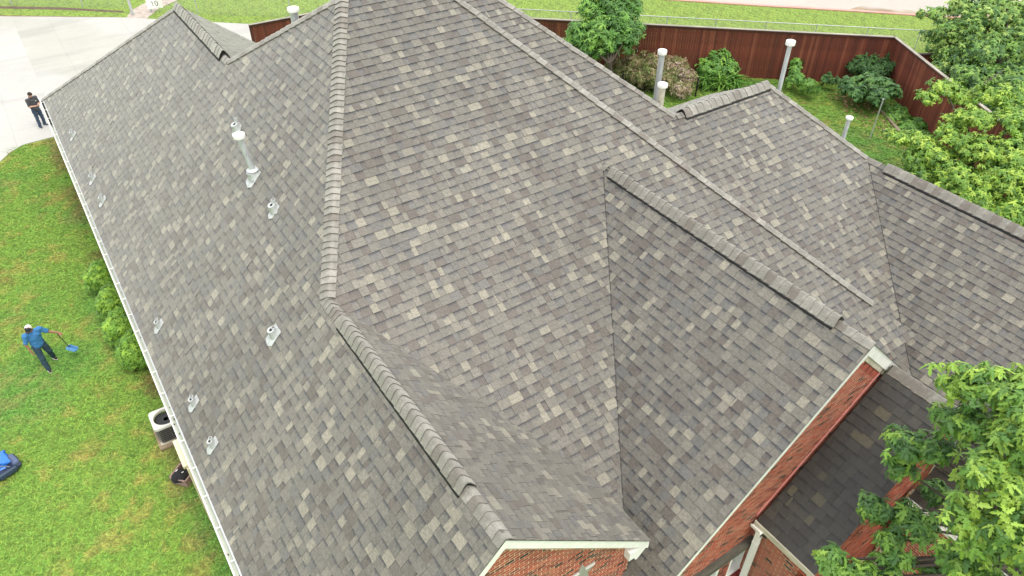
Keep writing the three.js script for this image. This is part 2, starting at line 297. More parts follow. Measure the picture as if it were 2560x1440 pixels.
{
  // G, H and N lie behind other things: only whole slopes seen from the front count for single shingles
  shingles.sort((a, b) => b.score - a.score);
  for (const f of Object.values(facets)) {
    const s = new THREE.Shape(f.P.map((q) => new THREE.Vector2(q[0], q[1]))), g = new THREE.ShapeGeometry(s), p = g.attributes.position;
    for (let i = 0; i < p.count; i++) { const q = f.to3(p.getX(i), p.getY(i), -0.012); p.setXYZ(i, q.x, q.y, q.z); }
    g.computeVertexNormals(); f.mesh = part('roof_slope', g, deckMat, house, f.label);
  }
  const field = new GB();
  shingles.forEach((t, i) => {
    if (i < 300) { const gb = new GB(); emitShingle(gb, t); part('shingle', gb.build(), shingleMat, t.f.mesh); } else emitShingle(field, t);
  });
  part('shingle_field', field.build(), shingleMat, house, 'grey and tan shingles over the rest of the roof').userData.kind = 'stuff';
  // plain decks of the slopes that face away
  const back = (pts) => { const g = new GB(); const q = pts.map((p) => V(...p)); g.quad(q[0], q[1], q[2], q[3] || q[2], [[0, 0], [1, 0], [1, 1], [0, 1]], [0.17, 0.16, 0.14]); return g.build(); };
  const yTop = yE(apex[1]), e5 = 5.2;
  part('roof_slope', back([[apex[0], yTop - 0.01, apex[1]], [ridgeE[0], yTop - 0.01, apex[1]], [ridgeE[0], yTop - MS * 9, apex[1] - 9], [apex[0], yTop - MS * 9, apex[1] - 9]]), shingleMat, house);
  part('roof_slope', back([[ridgeE[0], yTop - 0.02, ridgeE[1]], [hipEnd[0], yE(hipEnd[1]) - 0.02, hipEnd[1]], [hipEnd[0] + 1.1, yE(hipEnd[1]) - 1.1, hipEnd[1]], [ridgeE[0] + 1.1, yTop - 1.12, ridgeE[1]]]), shingleMat, house);
  part('roof_slope', back([[xB, yB - 0.01, zB], [xB, yB - 0.01, zB0], [xB + 3.6, yB - MB * 3.6, zB0 + 3.6 * 1.5], [xB + 3.3, yB - MB * 3.3, zB]]), shingleMat, house);
  part('roof_slope', back([[xC, yC - 0.01, -0.6], [xC, yC - 0.01, zC0], [xC + 2.9, yC - MC * 2.9, zC0 - 2], [xC + 2.9, yC - MC * 2.9, -0.6]]), shingleMat, house);
  part('roof_slope', back([[xDr, yDr - 0.01, -3.25], [xDr, yDr - 0.01, zB], [xDr + 2, yDr - 2, zB], [xDr + 2, yDr - 2, -3.25]]), shingleMat, house);
  part('roof_slope', back([[8.05 * U, yE(-14.2 * U) - dF - 0.02, -14.2 * U], [ridgeD0[0], yE(ridgeD0[1]) - dF - 0.02, ridgeD0[1]], [ridgeD0[0] + 0.6, yE(ridgeD0[1]) - dF - 2, ridgeD0[1] - 2.5], [8.05 * U + 2, yE(-14.2 * U) - dF - 2, -14.2 * U - 2]]), shingleMat, house);
  part('roof_slope', back([[ridgeD1[0], yE(ridgeD1[1]) - dF - 0.02, ridgeD1[1]], [xC, yC - 0.02, zC0], [xC + 1.5, yC - 2.2, zC0 - 1.2], [ridgeD1[0] + 2.4, yC - 2.2, ridgeD1[1] - 2.4]]), shingleMat, house);
}

// ridge and hip caps, and the raised ridge vents with their dark slots
function capLine(A, B, nL, nR, { w = 0.2, expo = 0.19, lift = 0.028, vent = false, from = 0, to = 1, name = 'ridge_cap', round = 0.02, th = 0.026 } = {}) {
  const d = B.clone().sub(A), len = d.length(); d.normalize();
  const side = (n, other) => { const u = n.clone().cross(d).normalize(); if (u.dot(other) > 0 || (Math.abs(u.dot(other)) < 1e-6)) u.negate(); return u; };
  const uL = side(nL, nR), uR = side(nR, nL), up = nL.clone().add(nR).normalize();
  const ts = [-1, -0.72, -0.42, -0.18, 0, 0.18, 0.42, 0.72, 1];
  const sec = (t, h) => { const a = Math.abs(t), q = (t < 0 ? uL : uR).clone().multiplyScalar(w * a); const r = a < 0.42 ? round * (1 - a / 0.42) ** 2 : 0; return q.addScaledVector(up, lift + h - r + (vent ? 0.035 - 0.065 * a * a : 0)); };
  const Ln = expo * 1.2;
  const mk = (seedv) => {
    const g = new GB(), wob = (t) => 0.008 * Math.sin(t * 3 + seedv * 2.1);
    for (let i = 0; i + 1 < ts.length; i++) {
      const a0 = sec(ts[i], th).addScaledVector(d, wob(ts[i])), a1 = sec(ts[i + 1], th).addScaledVector(d, wob(ts[i + 1])), b0 = sec(ts[i], 0.004).addScaledVector(d, Ln), b1 = sec(ts[i + 1], 0.004).addScaledVector(d, Ln);
      g.quad(a0, a1, b1, b0, [[seedv * 0.37, ts[i] * w * 2], [seedv * 0.37, ts[i + 1] * w * 2], [seedv * 0.37 + Ln * 2, ts[i + 1] * w * 2], [seedv * 0.37 + Ln * 2, ts[i] * w * 2]], [1, 1, 1], up);
      g.quad(a0, a1, a1.clone().addScaledVector(up, -th), a0.clone().addScaledVector(up, -th), [[0, 0], [0, 0], [0, 0], [0, 0]], [0.2, 0.2, 0.2], d.clone().negate());
    }
    for (const t of [-1, 1]) { const a = sec(t, th), b = sec(t, 0.004).addScaledVector(d, Ln); g.quad(a, b, b.clone().addScaledVector(up, -0.02), a.clone().addScaledVector(up, -0.02), [[0, 0], [0, 0], [0, 0], [0, 0]], [0.2, 0.2, 0.2], (t < 0 ? uL : uR)); }
    const geo = g.build(); geo.deleteAttribute('color'); return geo;
  };
  const geos = [0, 1, 2].map(mk), n0 = Math.ceil((from * len) / expo), n1 = Math.floor((to * len) / expo);
  for (let i = n0; i < n1; i++) {
    const c = part(name, geos[i % 3], capMats[rnd() < 0.62 ? pick([0, 1, 5]) : pick([2, 3, 4])], house);
    c.position.copy(A).addScaledVector(d, i * expo + rr(-0.008, 0.008)).addScaledVector(uL, rr(-0.006, 0.006)); c.quaternion.setFromAxisAngle(up, rr(-0.03, 0.03));
  }
  if (vent) { // the black baffle strip under the caps
    const P0 = A.clone().addScaledVector(d, n0 * expo + 0.02), P1 = A.clone().addScaledVector(d, n1 * expo - 0.01), g = new GB();
    const c = [uL.clone().multiplyScalar(w * 1.11).addScaledVector(up, 0.014), uL.clone().multiplyScalar(w * 1.0).addScaledVector(up, lift * 0.6), up.clone().multiplyScalar(lift - 0.02), uR.clone().multiplyScalar(w * 1.0).addScaledVector(up, lift * 0.6), uR.clone().multiplyScalar(w * 1.11).addScaledVector(up, 0.014)];
    for (let i = 0; i < 4; i++) g.quad(P0.clone().add(c[i]), P0.clone().add(c[i + 1]), P1.clone().add(c[i + 1]), P1.clone().add(c[i]), [[0, 0], [1, 0], [1, 1], [0, 1]], [1, 1, 1], up);
    for (const [P, s] of [[P0, -1], [P1, 1]]) for (let i = 0; i < 3; i++) g.tri(P.clone().add(c[0]), P.clone().add(c[i + 1]), P.clone().add(c[i + 2]), [0, 0], [0, 0], [0, 0], [1, 1, 1], d.clone().multiplyScalar(s));
    const geo = g.build(); geo.deleteAttribute('color'); part('ridge_vent', geo, blackMat, house, 'black slotted vent strip under the ridge caps');
  }
}
{
  const F = facets, nE = V(0.72, 0.694, 0), nN = V(0, 0.848, -0.53), nBE = V(MB, 1, 0).normalize();
  const P = (xz, y) => V(xz[0], y, xz[1]);
  const yApex = yE(apex[1]);
  capLine(P([xA, zHip], yA), P(apex, yApex + 0.0), F.W.n, F.S.n, { w: 0.215, expo: 0.178, th: 0.04 });                       // main left hip
  capLine(P(hipEnd, yE(hipEnd[1])), P(ridgeE, yApex), F.S.n, nE, { w: 0.2, expo: 0.3, lift: 0.045 });                            // main right hip
  capLine(P(ridgeE, yApex), P(apex, yApex), F.S.n, nN, { w: 0.2, expo: 0.2 });
  capLine(P([xFR, -15.9 * U], E0 + MW * (xFR - xW)), P(apex, yApex), F.W.n, nN, { w: 0.2, expo: 0.24 });            // far left of the main roof
  capLine(P([xW, zFar], E0), P([xFR, -19.95 * U], E0 + MW * (xFR - xW)), F.W.n, nN, { w: 0.2, expo: 0.26 });         // far corner hip
  capLine(P([xFR, -15.9 * U], E0 + MW * (xFR - xW)), P([xFR, -19.95 * U], E0 + MW * (xFR - xW)), F.W.n, F.H.n, { w: 0.26, expo: 0.26, lift: 0.12, vent: true, from: 0.08, to: 1.03 });
  capLine(P([xFR, -15.9 * U], E0 + MW * (xFR - xW)), P([xFR, -19.95 * U], E0 + MW * (xFR - xW)), F.W.n, F.H.n, { w: 0.2, expo: 0.2, from: -0.04, to: 0.1 });
  const pA = P([xA, zA], yA), qA = P([xA, zHip], yA), lenA = Math.abs(zA - zHip);
  capLine(pA, qA, F.W.n, F.A.n, { w: 0.22, expo: 0.2, from: 0, to: 0.2 });
  capLine(pA, qA, F.W.n, F.A.n, { w: 0.25, expo: 0.2, lift: 0.115, th: 0.034, vent: true, from: 0.155, to: 0.88, round: 0.03 });
  capLine(pA, qA, F.W.n, F.A.n, { w: 0.22, expo: 0.16, lift: 0.03, from: 0.86, to: 1.03 });
  const pB = P([xB, zB], yB), qB = P([xB, zB0], yB);
  capLine(pB, qB, F.B.n, nBE, { w: 0.2, expo: 0.22, from: 0, to: 0.12 });
  capLine(pB, qB, F.B.n, nBE, { w: 0.265, expo: 0.21, lift: 0.10, th: 0.032, vent: true, from: 0.085, to: 0.965, round: 0.03 });
  capLine(pB, qB, F.B.n, nBE, { w: 0.17, expo: 0.2, from: 0.96, to: 1.03 });
  capLine(P(ridgeD0, yE(ridgeD0[1]) - dF), P([8.05 * U, -14.2 * U], yE(-14.2 * U) - dF), F.F.n, nE, { w: 0.19, expo: 0.3 }); // right silhouette hip
  const D0 = P(ridgeD0, yE(ridgeD0[1]) - dF), D1 = P(ridgeD1, yE(ridgeD1[1]) - dF);
  capLine(D0, D1, F.F.n, F.N.n, { w: 0.28, expo: 0.28, lift: 0.10, vent: true, from: 0.06, to: 1.0 });
  capLine(D0, D1, F.F.n, F.N.n, { w: 0.2, expo: 0.2, from: -0.06, to: 0.1 });
  capLine(P([xC, zC0], yC), D1, F.F.n, nE, { w: 0.21, expo: 0.3, to: 1.04 });
  const pC = P([xC, -0.4 * U], yC), qC = P([xC, zC0], yC);
  capLine(pC, qC, F.C.n, nE, { w: 0.28, expo: 0.24, lift: 0.10, vent: true, from: 0.3, to: 0.935 });
  capLine(pC, qC, F.C.n, nE, { w: 0.2, expo: 0.24, from: 0.93, to: 1.02 });
  capLine(V(xDr, yDr, -3.25), V(xDr, yDr, zB - 0.1), F.D.n, nE, { w: 0.26, expo: 0.3 });
}

// closed valleys, a thin dark seam where two slopes meet
function valley(a, b, n) { const d = b.clone().sub(a).normalize(), w = d.clone().cross(n).normalize().multiplyScalar(0.013), g = new GB(), u = n.clone().multiplyScalar(0.022); g.quad(a.clone().add(w).add(u), b.clone().add(w).add(u), b.clone().sub(w).add(u), a.clone().sub(w).add(u), [[0, 0], [1, 0], [1, 1], [0, 1]], [1, 1, 1], n); const geo = g.build(); geo.deleteAttribute('color'); part('valley_seam', geo, std(L(0.05, 0.047, 0.045), 0.9, { side: THREE.DoubleSide }), house); }
valley(V(xB, yB, zB0), V(5.075 * U, E0, zS), facets.S.n.clone().add(facets.B.n).normalize());
valley(V(xC, yC, zC0), V(12.3 * U, yC - MC * (xC - 12.3 * U), zC0 + (xC - 12.3 * U) * MC / MS), facets.F.n.clone().add(facets.C.n).normalize());
// gable trim
const rakeA = (x) => yA - (x < xA ? MW : MA) * Math.abs(x - xA), rakeB = (x) => yB - MB * Math.abs(x - xB);
function rakeBoard(name, rake, x0, x1, z0, z1, top, h, mat, label) { return part(name, prism([[x0, rake(x0) - top], [x1, rake(x1) - top], [x1, rake(x1) - top - h], [x0, rake(x0) - top - h]].sort((a, b) => 0), z0, z1), mat, house, label); }
rakeBoard('fascia', rakeA, xA, 7.31, zA - 0.06, zA - 0.025, 0.02, 0.27, whiteMat, 'white board along the small gable');
rakeBoard('fascia', rakeA, 0, xA, zA - 0.06, zA - 0.025, 0.02, 0.27, whiteMat);
rakeBoard('soffit', rakeA, xA, 7.2, zA - 0.2, zA - 0.058, 0.24, 0.03, whiteMat);
rakeBoard('soffit', rakeA, 0, xA, zA - 0.2, zA - 0.058, 0.24, 0.03, whiteMat);
part('cornice_return', prism([[6.78, 3.5], [7.3, 3.5], [7.3, 3.40], [7.02, 3.1], [6.98, 3.1], [6.93, 3.22], [6.78, 3.22]], zA - 0.35, zA - 0.03), whiteMat, house);
rakeBoard('fascia', rakeB, xB, 14.33, zB - 0.06, zB - 0.025, 0.02, 0.33, whiteMat, 'wide white board right of the large gable peak');
rakeBoard('fascia', rakeB, 7.5, xB, zB - 0.06, zB - 0.025, 0.02, 0.3, whiteMat, 'white board down the left edge of the large gable');
rakeBoard('frieze', rakeB, xB, 14.2, zB - 0.09, zB - 0.045, 0.33, 0.18, creamMat);  // a white board; its shade under the rake is put into the cream colour

// brick walls: every wall is mortar with bricks standing proud of it
const bricks = [];
const brickTone = () => { const r = rnd(), j = rr(0.85, 1.15); return (r < 0.05 ? [0.035, 0.022, 0.02] : r < 0.16 ? [0.24, 0.06, 0.04] : r < 0.6 ? [0.46, 0.094, 0.055] : [0.53, 0.118, 0.066]).map((c) => c * j); };
function brickWall(fr, poly, wall, { rowH = 0.0775, len = 0.205, gap = 0.023, off = 0, soldier = false } = {}) {
  let a0 = 1e9, a1 = -1e9, s0 = 1e9, s1 = -1e9; for (const q of poly) { a0 = Math.min(a0, q[0]); a1 = Math.max(a1, q[0]); s0 = Math.min(s0, q[1]); s1 = Math.max(s1, q[1]); }
  for (let r = 0, s = s0; s < s1; r++, s += rowH) for (let a = a0 - (r % 2 ? len / 2 : 0) - off; a < a1; a += len) {
    const P = clipTo(poly, a + gap * 0.36, a + len - gap * 0.36, s + gap / 2, s + rowH - gap / 2);
    if (P.length < 3 || Math.abs(polyArea(P)) < 0.0012) continue;
    const c = fr.to3(a + len / 2, s + rowH / 2, 0), dv = c.clone().sub(camera.position).normalize();
    bricks.push({ fr, P, wall, col: brickTone(), h: 0.005 + rr(-0.002, 0.003), u: rnd() * 5, score: viewScore(c, Math.abs(polyArea(P)) * Math.max(0, -dv.dot(fr.n))) });
  }
}
function wallMesh(geo, label) { return part('wall', geo, mortarMat, house, label); }
const front = (z) => ({ n: V(0, 0, 1), to3: (a, s, h) => V(a, s, z + h) });
const left = (x) => ({ n: V(-1, 0, 0), to3: (a, s, h) => V(x - h, s, a) });
{
  // small gable
  const zw = zA - 0.2, top = 0.3, band = 0.2 * Math.hypot(1, MA);
  const wA = wallMesh(prism([[0.35, 0], [6.95, 0], [6.95, rakeA(6.95) - top + 0.1], [xA, yA - top + 0.1], [0.35, rakeA(0.35) - top + 0.1]], zw - 0.2, zw), 'brick front of the small gable');
  brickWall(front(zw), [[0.37, 0.05], [6.95, 0.05], [6.95, rakeA(6.95) - top - band], [xA, yA - top - band * 0.98], [0.37, rakeA(0.37) - top]], wA);
  const k = Math.hypot(1, MA), o = V(xA, yA - top, zw), dx = V(1 / k, -MA / k, 0), dn = V(-MA / k, -1 / k, 0);
  brickWall({ n: V(0, 0, 1), to3: (a, s, h) => o.clone().addScaledVector(dx, a).addScaledVector(dn, s).add(V(0, 0, h)) }, [[0.15, 0.005], [4.6, 0.005], [4.6, 0.19], [0.02, 0.19]], wA, { rowH: 0.185, len: 0.0775 });
  // large gable
  const zb = zB - 0.07, tb = 0.5, kB = Math.hypot(1, MB), bandB = 0.22 * kB;
  const wB = wallMesh(prism([[7.8, 2.13], [14.2, 2.13], [14.2, rakeB(14.2) - 0.3], [xB, yB - 0.3], [7.8, rakeB(7.8) - 0.3]], zb - 0.2, zb), 'brick front of the large gable');
  brickWall(front(zb), [[7.8, 2.14], [14.1, 2.14], [14.1, rakeB(14.1) - tb - bandB], [xB + 0.15, yB - tb - bandB], [xB - 0.15, rakeB(xB - 0.15) - 0.3], [7.8, rakeB(7.8) - 0.3]], wB, { rowH: 0.0775 });
  const oB = V(xB, yB - tb, zb), dxB = V(1 / kB, -MB / kB, 0), dnB = V(-MB / kB, -1 / kB, 0);
  brickWall({ n: V(0, 0, 1), to3: (a, s, h) => oB.clone().addScaledVector(dxB, a).addScaledVector(dnB, s).add(V(0, 0, h)) }, [[0.1, 0.005], [2.9, 0.005], [2.9, 0.2], [-0.1, 0.2]], wB, { rowH: 0.195, len: 0.0775 });
  // below the ledge: piers and two windows
  const wL = wallMesh(plain([prism([[7.8, 0], [10.4, 0], [10.4, 0.66], [7.8, 0.66]], zb - 0.3, zb), prism([[9.25, 0.66], [9.62, 0.66], [9.62, 2.13], [9.25, 2.13]], zb - 0.3, zb), prism([[10.22, 0.66], [10.4, 0.66], [10.4, 2.13], [10.22, 2.13]], zb - 0.3, zb)]), 'brick piers between the windows');
  brickWall(front(zb), [[9.25, 0.66], [9.62, 0.66], [9.62, 2.13], [9.25, 2.13]], wL);
  brickWall(front(zb), [[10.22, 0.0], [10.42, 0.0], [10.42, 2.13], [10.22, 2.13]], wL);
  brickWall(front(zb), [[7.8, 0.0], [10.22, 0.0], [10.22, 0.66], [7.8, 0.66]], wL);
  part('ledge', plain([box(2.6, 0.16, 0.2, 9.15, 2.07, zb + 0.06), box(2.6, 0.1, 0.1, 9.15, 1.95, zb + 0.03)]), std(L(0.13, 0.125, 0.095), 0.95, { map: brickTex }), house, 'stained mossy stone ledge above the windows');
  for (const [x0, x1] of [[9.62, 10.22], [8.4, 9.25]]) {
    const wd = part('window', plain([box(x1 - x0, 1.3, 0.02, (x0 + x1) / 2, 1.35, zb - 0.22)]), glassMat, house);
    part('frame', plain([box(0.09, 1.18, 0.2, x1 - 0.045, 1.35, zb - 0.1), box(0.09, 1.18, 0.2, x0 + 0.045, 1.35, zb - 0.1), box(x1 - x0, 0.09, 0.24, (x0 + x1) / 2, 0.71, zb - 0.1), box(x1 - x0, 0.07, 0.2, (x0 + x1) / 2, 1.95, zb - 0.1)]), whiteMat, wd);
    part('muntin', plain([box(0.018, 1.2, 0.02, (x0 + x1) / 2, 1.35, zb - 0.2), box(x1 - x0, 0.018, 0.02, (x0 + x1) / 2, 1.2, zb - 0.2), box(x1 - x0, 0.018, 0.02, (x0 + x1) / 2, 1.55, zb - 0.2)]), whiteMat, wd);
    const sg = []; for (let x = x0 - 0.06; x < x1 + 0.05; x += 0.0775) sg.push(rbox(0.066, 0.1, 0.3, 0.006, x + 0.035, 0.6, zb + 0.03));
    part('sill', plain(sg), std(L(0.33, 0.05, 0.04), 0.8, { map: brickTex }), wd);
  }
  // red flashing where the dark low roof meets the gable wall
  part('flashing', prism([[xDe + 0.05, yDe + 0.03], [xDr, yDr + 0.03], [xDr, yDr + 0.13], [xDe + 0.05, yDe + 0.13]], zb - 0.02, zb + 0.025), std(L(0.58, 0.22, 0.20), 0.5, { map: cleanTex }), house, 'red metal flashing strip at the foot of the gable wall');
  // wing below the dark low roof
  const wD = wallMesh(plain([box(0.2, 2.8, 1.55, 10.24, 1.4, -4.2), prism([[10.14, 0], [14.6, 0], [14.6, 4.6], [13.36, 5.75], [10.14, 2.85]], -3.65, -3.45)]), 'brick wing below the dark low roof');
  brickWall(left(10.14), [[-4.98, 0.2], [-3.45, 0.2], [-3.45, 2.82], [-4.98, 2.82]], wD, { rowH: 0.085, len: 0.22, gap: 0.022 });
  brickWall(front(-3.45), [[10.14, 0.2], [14.5, 0.2], [14.5, 4.6], [13.36, 5.75], [10.14, 2.82]], wD);
  part('fascia', box(0.035, 0.16, 1.62, xDe - 0.02, yDe - 0.075, -4.06), creamMat, house, 'thin cream board along the edge of the dark low roof');
  const wG = wallMesh(box(0.2, 2.85, 3.6, 13.7, 1.42, -1.6), 'brick wall under the low gutter beside the oak');
  brickWall(left(13.6), [[-3.35, 0.2], [0.1, 0.2], [0.1, 2.82], [-3.35, 2.82]], wG);
  bricks.sort((a, b) => b.score - a.score);
  const rest = new GB();
  bricks.forEach((b, i) => {
    const gb = i < 300 ? new GB() : rest;
    piece(gb, b.P, b.fr, () => b.h, b.col, b.col.map((c) => c * 0.8), (q) => [b.u + q[0] * 2, q[1] * 2], () => true);
    if (i < 300) part('brick', gb.build(), brickMat, b.wall);
  });
  part('brickwork', rest.build(), brickMat, house, 'the other bricks of the walls').userData.kind = 'stuff';
  // plain walls round the back and along the lawn
  wallMesh(plain([box(0.2, 2.8, 31.5, 0.45, 1.4, -21.6), box(7, 2.7, 0.2, 4, 1.35, -36.6), box(0.2, 2.7, 8, 24, 1.35, -8)]), 'wall along the lawn under the eave');
}
// white gutter along the left eave
{
  const prof = [[0.0, -0.02], [0.0, -0.13], [-0.025, -0.15], [-0.122, -0.15], [-0.144, -0.10], [-0.144, -0.055], [-0.169, -0.02], [-0.169, 0.0], [-0.144, 0.0], [-0.144, -0.015], [-0.133, -0.05], [-0.133, -0.095], [-0.115, -0.14], [-0.029, -0.14], [-0.007, -0.125], [-0.007, -0.02]];
  const z1 = zA - 0.1, z0 = zFar - 0.1;
  const g = part('gutter', prism(prof.map(([x, y]) => [x + xW - 0.0, y + E0 + 0.0]), z0, z1), whiteMat, house, 'white gutter along the left eave');
  part('gutter_bed', box(0.105, 0.006, z1 - z0, xW - 0.07, E0 - 0.135, (z0 + z1) / 2), std(L(0.52, 0.57, 0.50), 0.7, { map: grimeTex }), g);
  part('drip_edge', box(0.1, 0.012, z1 - z0, xW - 0.0, E0 - 0.012, (z0 + z1) / 2), galvMat, house);
  const hg = plain([box(0.18, 0.01, 0.02, -0.085, -0.006, 0), box(0.01, 0.02, 0.024, -0.16, 0.004, 0)]);
  for (let z = z0 + 0.5; z < z1; z += rr(0.85, 1.0)) part('gutter_hanger', hg, whiteMat, g).position.set(xW + 0.03, E0, z);
  const deb = []; for (let i = 0; i < 260; i++) { const far = i < 230; deb.push(new THREE.IcosahedronGeometry(rr(0.015, far ? 0.05 : 0.022), 0).scale(1, 0.4, 1.6).translate(xW - rr(0.02, 0.12), E0 - rr(0.10, 0.13), far ? rr(z0 + 0.1, z0 + 3.0) : rr(z0, z1))); }
  part('leaf_litter', plain(deb), std(L(0.05, 0.05, 0.03), 0.95), g).userData.kind = 'stuff';
  part('downspout', plain([box(0.15, 0.12, 0.8).rotateX(0.3).translate(-0.335, 2.42, -14.5), box(0.1, 2.25, 0.13, -0.30, 1.15, -14.1)]), std(L(0.78, 0.72, 0.52), 0.5, { map: cleanTex }), house, 'cream downspout elbow below the left gutter');
  // end piece and downspout at the dark low roof
  const dsx = 9.99;
  part('gutter', prism([[0.0, 0], [0, -0.13], [-0.12, -0.13], [-0.15, 0], [-0.135, 0], [-0.11, -0.115], [-0.015, -0.115], [-0.015, 0]].map(([x, y]) => [x + dsx, y + 2.9]), -4.88, -4.62), whiteMat, house, 'short white gutter stub above the downspout');
  part('downspout', plain([box(0.1, 2.75, 0.13, dsx - 0.06, 1.4, -4.66), box(0.115, 0.05, 0.145, dsx - 0.06, 2.35, -4.66), box(0.11, 0.14, 0.13, dsx - 0.06, 2.72, -4.66)]), whiteMat, house, 'white downspout beside the gable windows');
  const g2 = part('gutter', prism([[0.0, 0], [0, -0.13], [-0.12, -0.13], [-0.15, 0], [-0.135, 0], [-0.11, -0.115], [-0.015, -0.115], [-0.015, 0]].map(([x, y]) => [x + 13.42, y + 2.93]), -3.3, 0.3), whiteMat, house, 'low gutter beside the oak');
  for (const z of [-2.85, -2.0, -1.1]) part('gutter_hanger', box(0.15, 0.012, 0.025), galvMat, g2).position.set(13.35, 2.93, z);
  part('downspout', box(0.09, 2.7, 0.12, 13.5, 1.45, -3.22), creamMat, house, 'cream downspout at the corner beside the oak');
}
// vents and pipes through the roof
function ventPipe(x, z, f, y, { r = 0.045, h = 0.24, plate = [0.24, 0.46], collar = 0.08, lean = [0, 0], cap = 0, capH = 0.09, ring = 0, label, mat = pipeMat, base = true } = {}) {
  const g = new THREE.Group(); g.name = 'vent_pipe'; g.position.set(x, y, z); house.add(g); if (label) g.userData.label = label;
  const rot = new THREE.Quaternion().setFromUnitVectors(V(0, 1, 0), f.n);
  if (base) {
    const sh = new THREE.Shape(); const [pw, pl] = plate;
    sh.moveTo(-pw / 2, pl * 0.35); sh.lineTo(pw / 2, pl * 0.35); sh.lineTo(pw / 2, -pl * 0.45); sh.lineTo(pw * 0.1, -pl * 0.62); sh.lineTo(-pw / 2, -pl * 0.5); sh.closePath();
    const down = f.n.x !== 0 ? Math.PI / 2 : 0; // the plate's long side runs up the slope
    part('flashing', new THREE.ExtrudeGeometry(sh, { depth: 0.012, bevelEnabled: true, bevelSize: 0.006, bevelThickness: 0.004, bevelSegments: 1 }).rotateX(-Math.PI / 2).rotateY(-down).applyQuaternion(rot).translate(f.n.x * 0.02, f.n.y * 0.02, 0), galvMat, g);
    part('collar', new THREE.LatheGeometry([[collar * 1.5, 0.0], [collar * 1.25, 0.05], [collar * 1.05, 0.13], [collar, 0.19], [collar * 0.86, 0.205], [r, 0.19]].map((p) => new THREE.Vector2(...p)), 20).applyQuaternion(new THREE.Quaternion().setFromUnitVectors(V(0, 1, 0), f.n.clone().add(V(0, 1.2, 0)).normalize())), galvMat, g);
  }
  const tip = V(lean[0], h, lean[1]);
  part('pipe', plain([bar(V(0, 0, 0), tip, r, 16), ...(cap ? [] : [new THREE.TorusGeometry(r, 0.008, 6, 16).rotateX(Math.PI / 2).translate(tip.x, tip.y, tip.z)])]), mat, g);
  if (!cap) part('opening', new THREE.CircleGeometry(r * 0.85, 14).rotateX(-Math.PI / 2).translate(tip.x, tip.y + 0.003, tip.z), std(L(0.12, 0.12, 0.12), 0.8), g);
  if (ring) part('storm_collar', new THREE.LatheGeometry([[r, 0.05], [ring, 0], [ring, -0.015], [r, 0.0]].map((p) => new THREE.Vector2(...p)), 22).translate(lean[0] * 0.17, h * 0.17, lean[1] * 0.17), pipeMat, g);
  if (cap) part('cap', new THREE.LatheGeometry([[0, capH + 0.015], [cap * 0.85, capH + 0.01], [cap, capH], [cap, 0], [cap * 0.9, -0.012], [r, -0.012]].map((p) => new THREE.Vector2(...p)), 24).translate(tip.x, tip.y, tip.z), whiteMat, g);
  return g;
}
const onW = (x) => E0 + MW * (x - xW);
for (const z of [-31.98, -27.97, -26.2, -18.4, -14.91, -13.32]) ventPipe(0.42, z, facets.W, onW(0.42), { h: 0.27, r: 0.038, lean: [-0.03, 0] });
ventPipe(4.3, -20.53, facets.W, onW(4.3), { h: 0.34, collar: 0.12, label: 'vent with a raised collar uphill of the tall pipe' });
ventPipe(3.87, -16.57, facets.W, onW(3.87), { h: 0.3, collar: 0.11 });
ventPipe(2.52, -13.7, facets.W, onW(2.52), { h: 0.22, plate: [0.34, 0.52], collar: 0.1, label: 'vent with the widest flashing near the small gable ridge' });
ventPipe(3.96, -18.33, facets.W, onW(3.96), { r: 0.075, h: 1.2, plate: [0.42, 0.6], collar: 0.14, lean: [-0.14, 0], cap: 0.155, capH: 0.1, ring: 0.16, label: 'tall white flue pipe with a round cap on the left slope' });
ventPipe(21.41, -15.02, facets.N, 6.5, { r: 0.075, h: 1.68, cap: 0.16, capH: 0.13, base: false, mat: pipeMat, label: 'tall white flue pipe with a deep cap behind the back ridge' });
ventPipe(22.72, -12.9, facets.N, 5.0, { r: 0.07, h: 0.98, cap: 0.125, capH: 0.07, base: false, mat: pipeMat, label: 'short white pipe behind the right hip' });
ventPipe(16.23, -15.6, facets.N, 6.9, { r: 0.11, h: 0.86, cap: 0.165, capH: 0.1, base: false, mat: creamMat, label: 'thick cream pipe with a flat white cap behind the hip' });
ventPipe(17.15, -16.7, facets.N, 6.3, { r: 0.1, h: 1.95, cap: 0.15, capH: 0.12, base: false, mat: galvMat, label: 'tall grey pipe with a white cap behind the hip' });
ventPipe(6.85, -21.5, facets.N, 9.6, { r: 0.12, h: 0.6, cap: 0.17, capH: 0.1, base: false, mat: galvMat, label: 'grey pipe with a round cap behind the far left hip' });
// metal star on the small gable
{
  const s = new THREE.Shape(); for (let i = 0; i < 10; i++) { const a = Math.PI / 2 + (i * Math.PI) / 5, r = i % 2 ? 0.13 : 0.33; s[i ? 'lineTo' : 'moveTo'](5.58 + r * Math.cos(a), 3.72 + r * Math.sin(a)); }
  part('star_ornament', new THREE.ExtrudeGeometry(s, { depth: 0.02, bevelEnabled: true, bevelSize: 0.02, bevelThickness: 0.03, bevelSegments: 1 }).translate(0, 0, zA - 0.185), std(L(0.42, 0.42, 0.38), 0.5, { metalness: 0.4 }), house, 'grey metal star on the small gable wall');
}

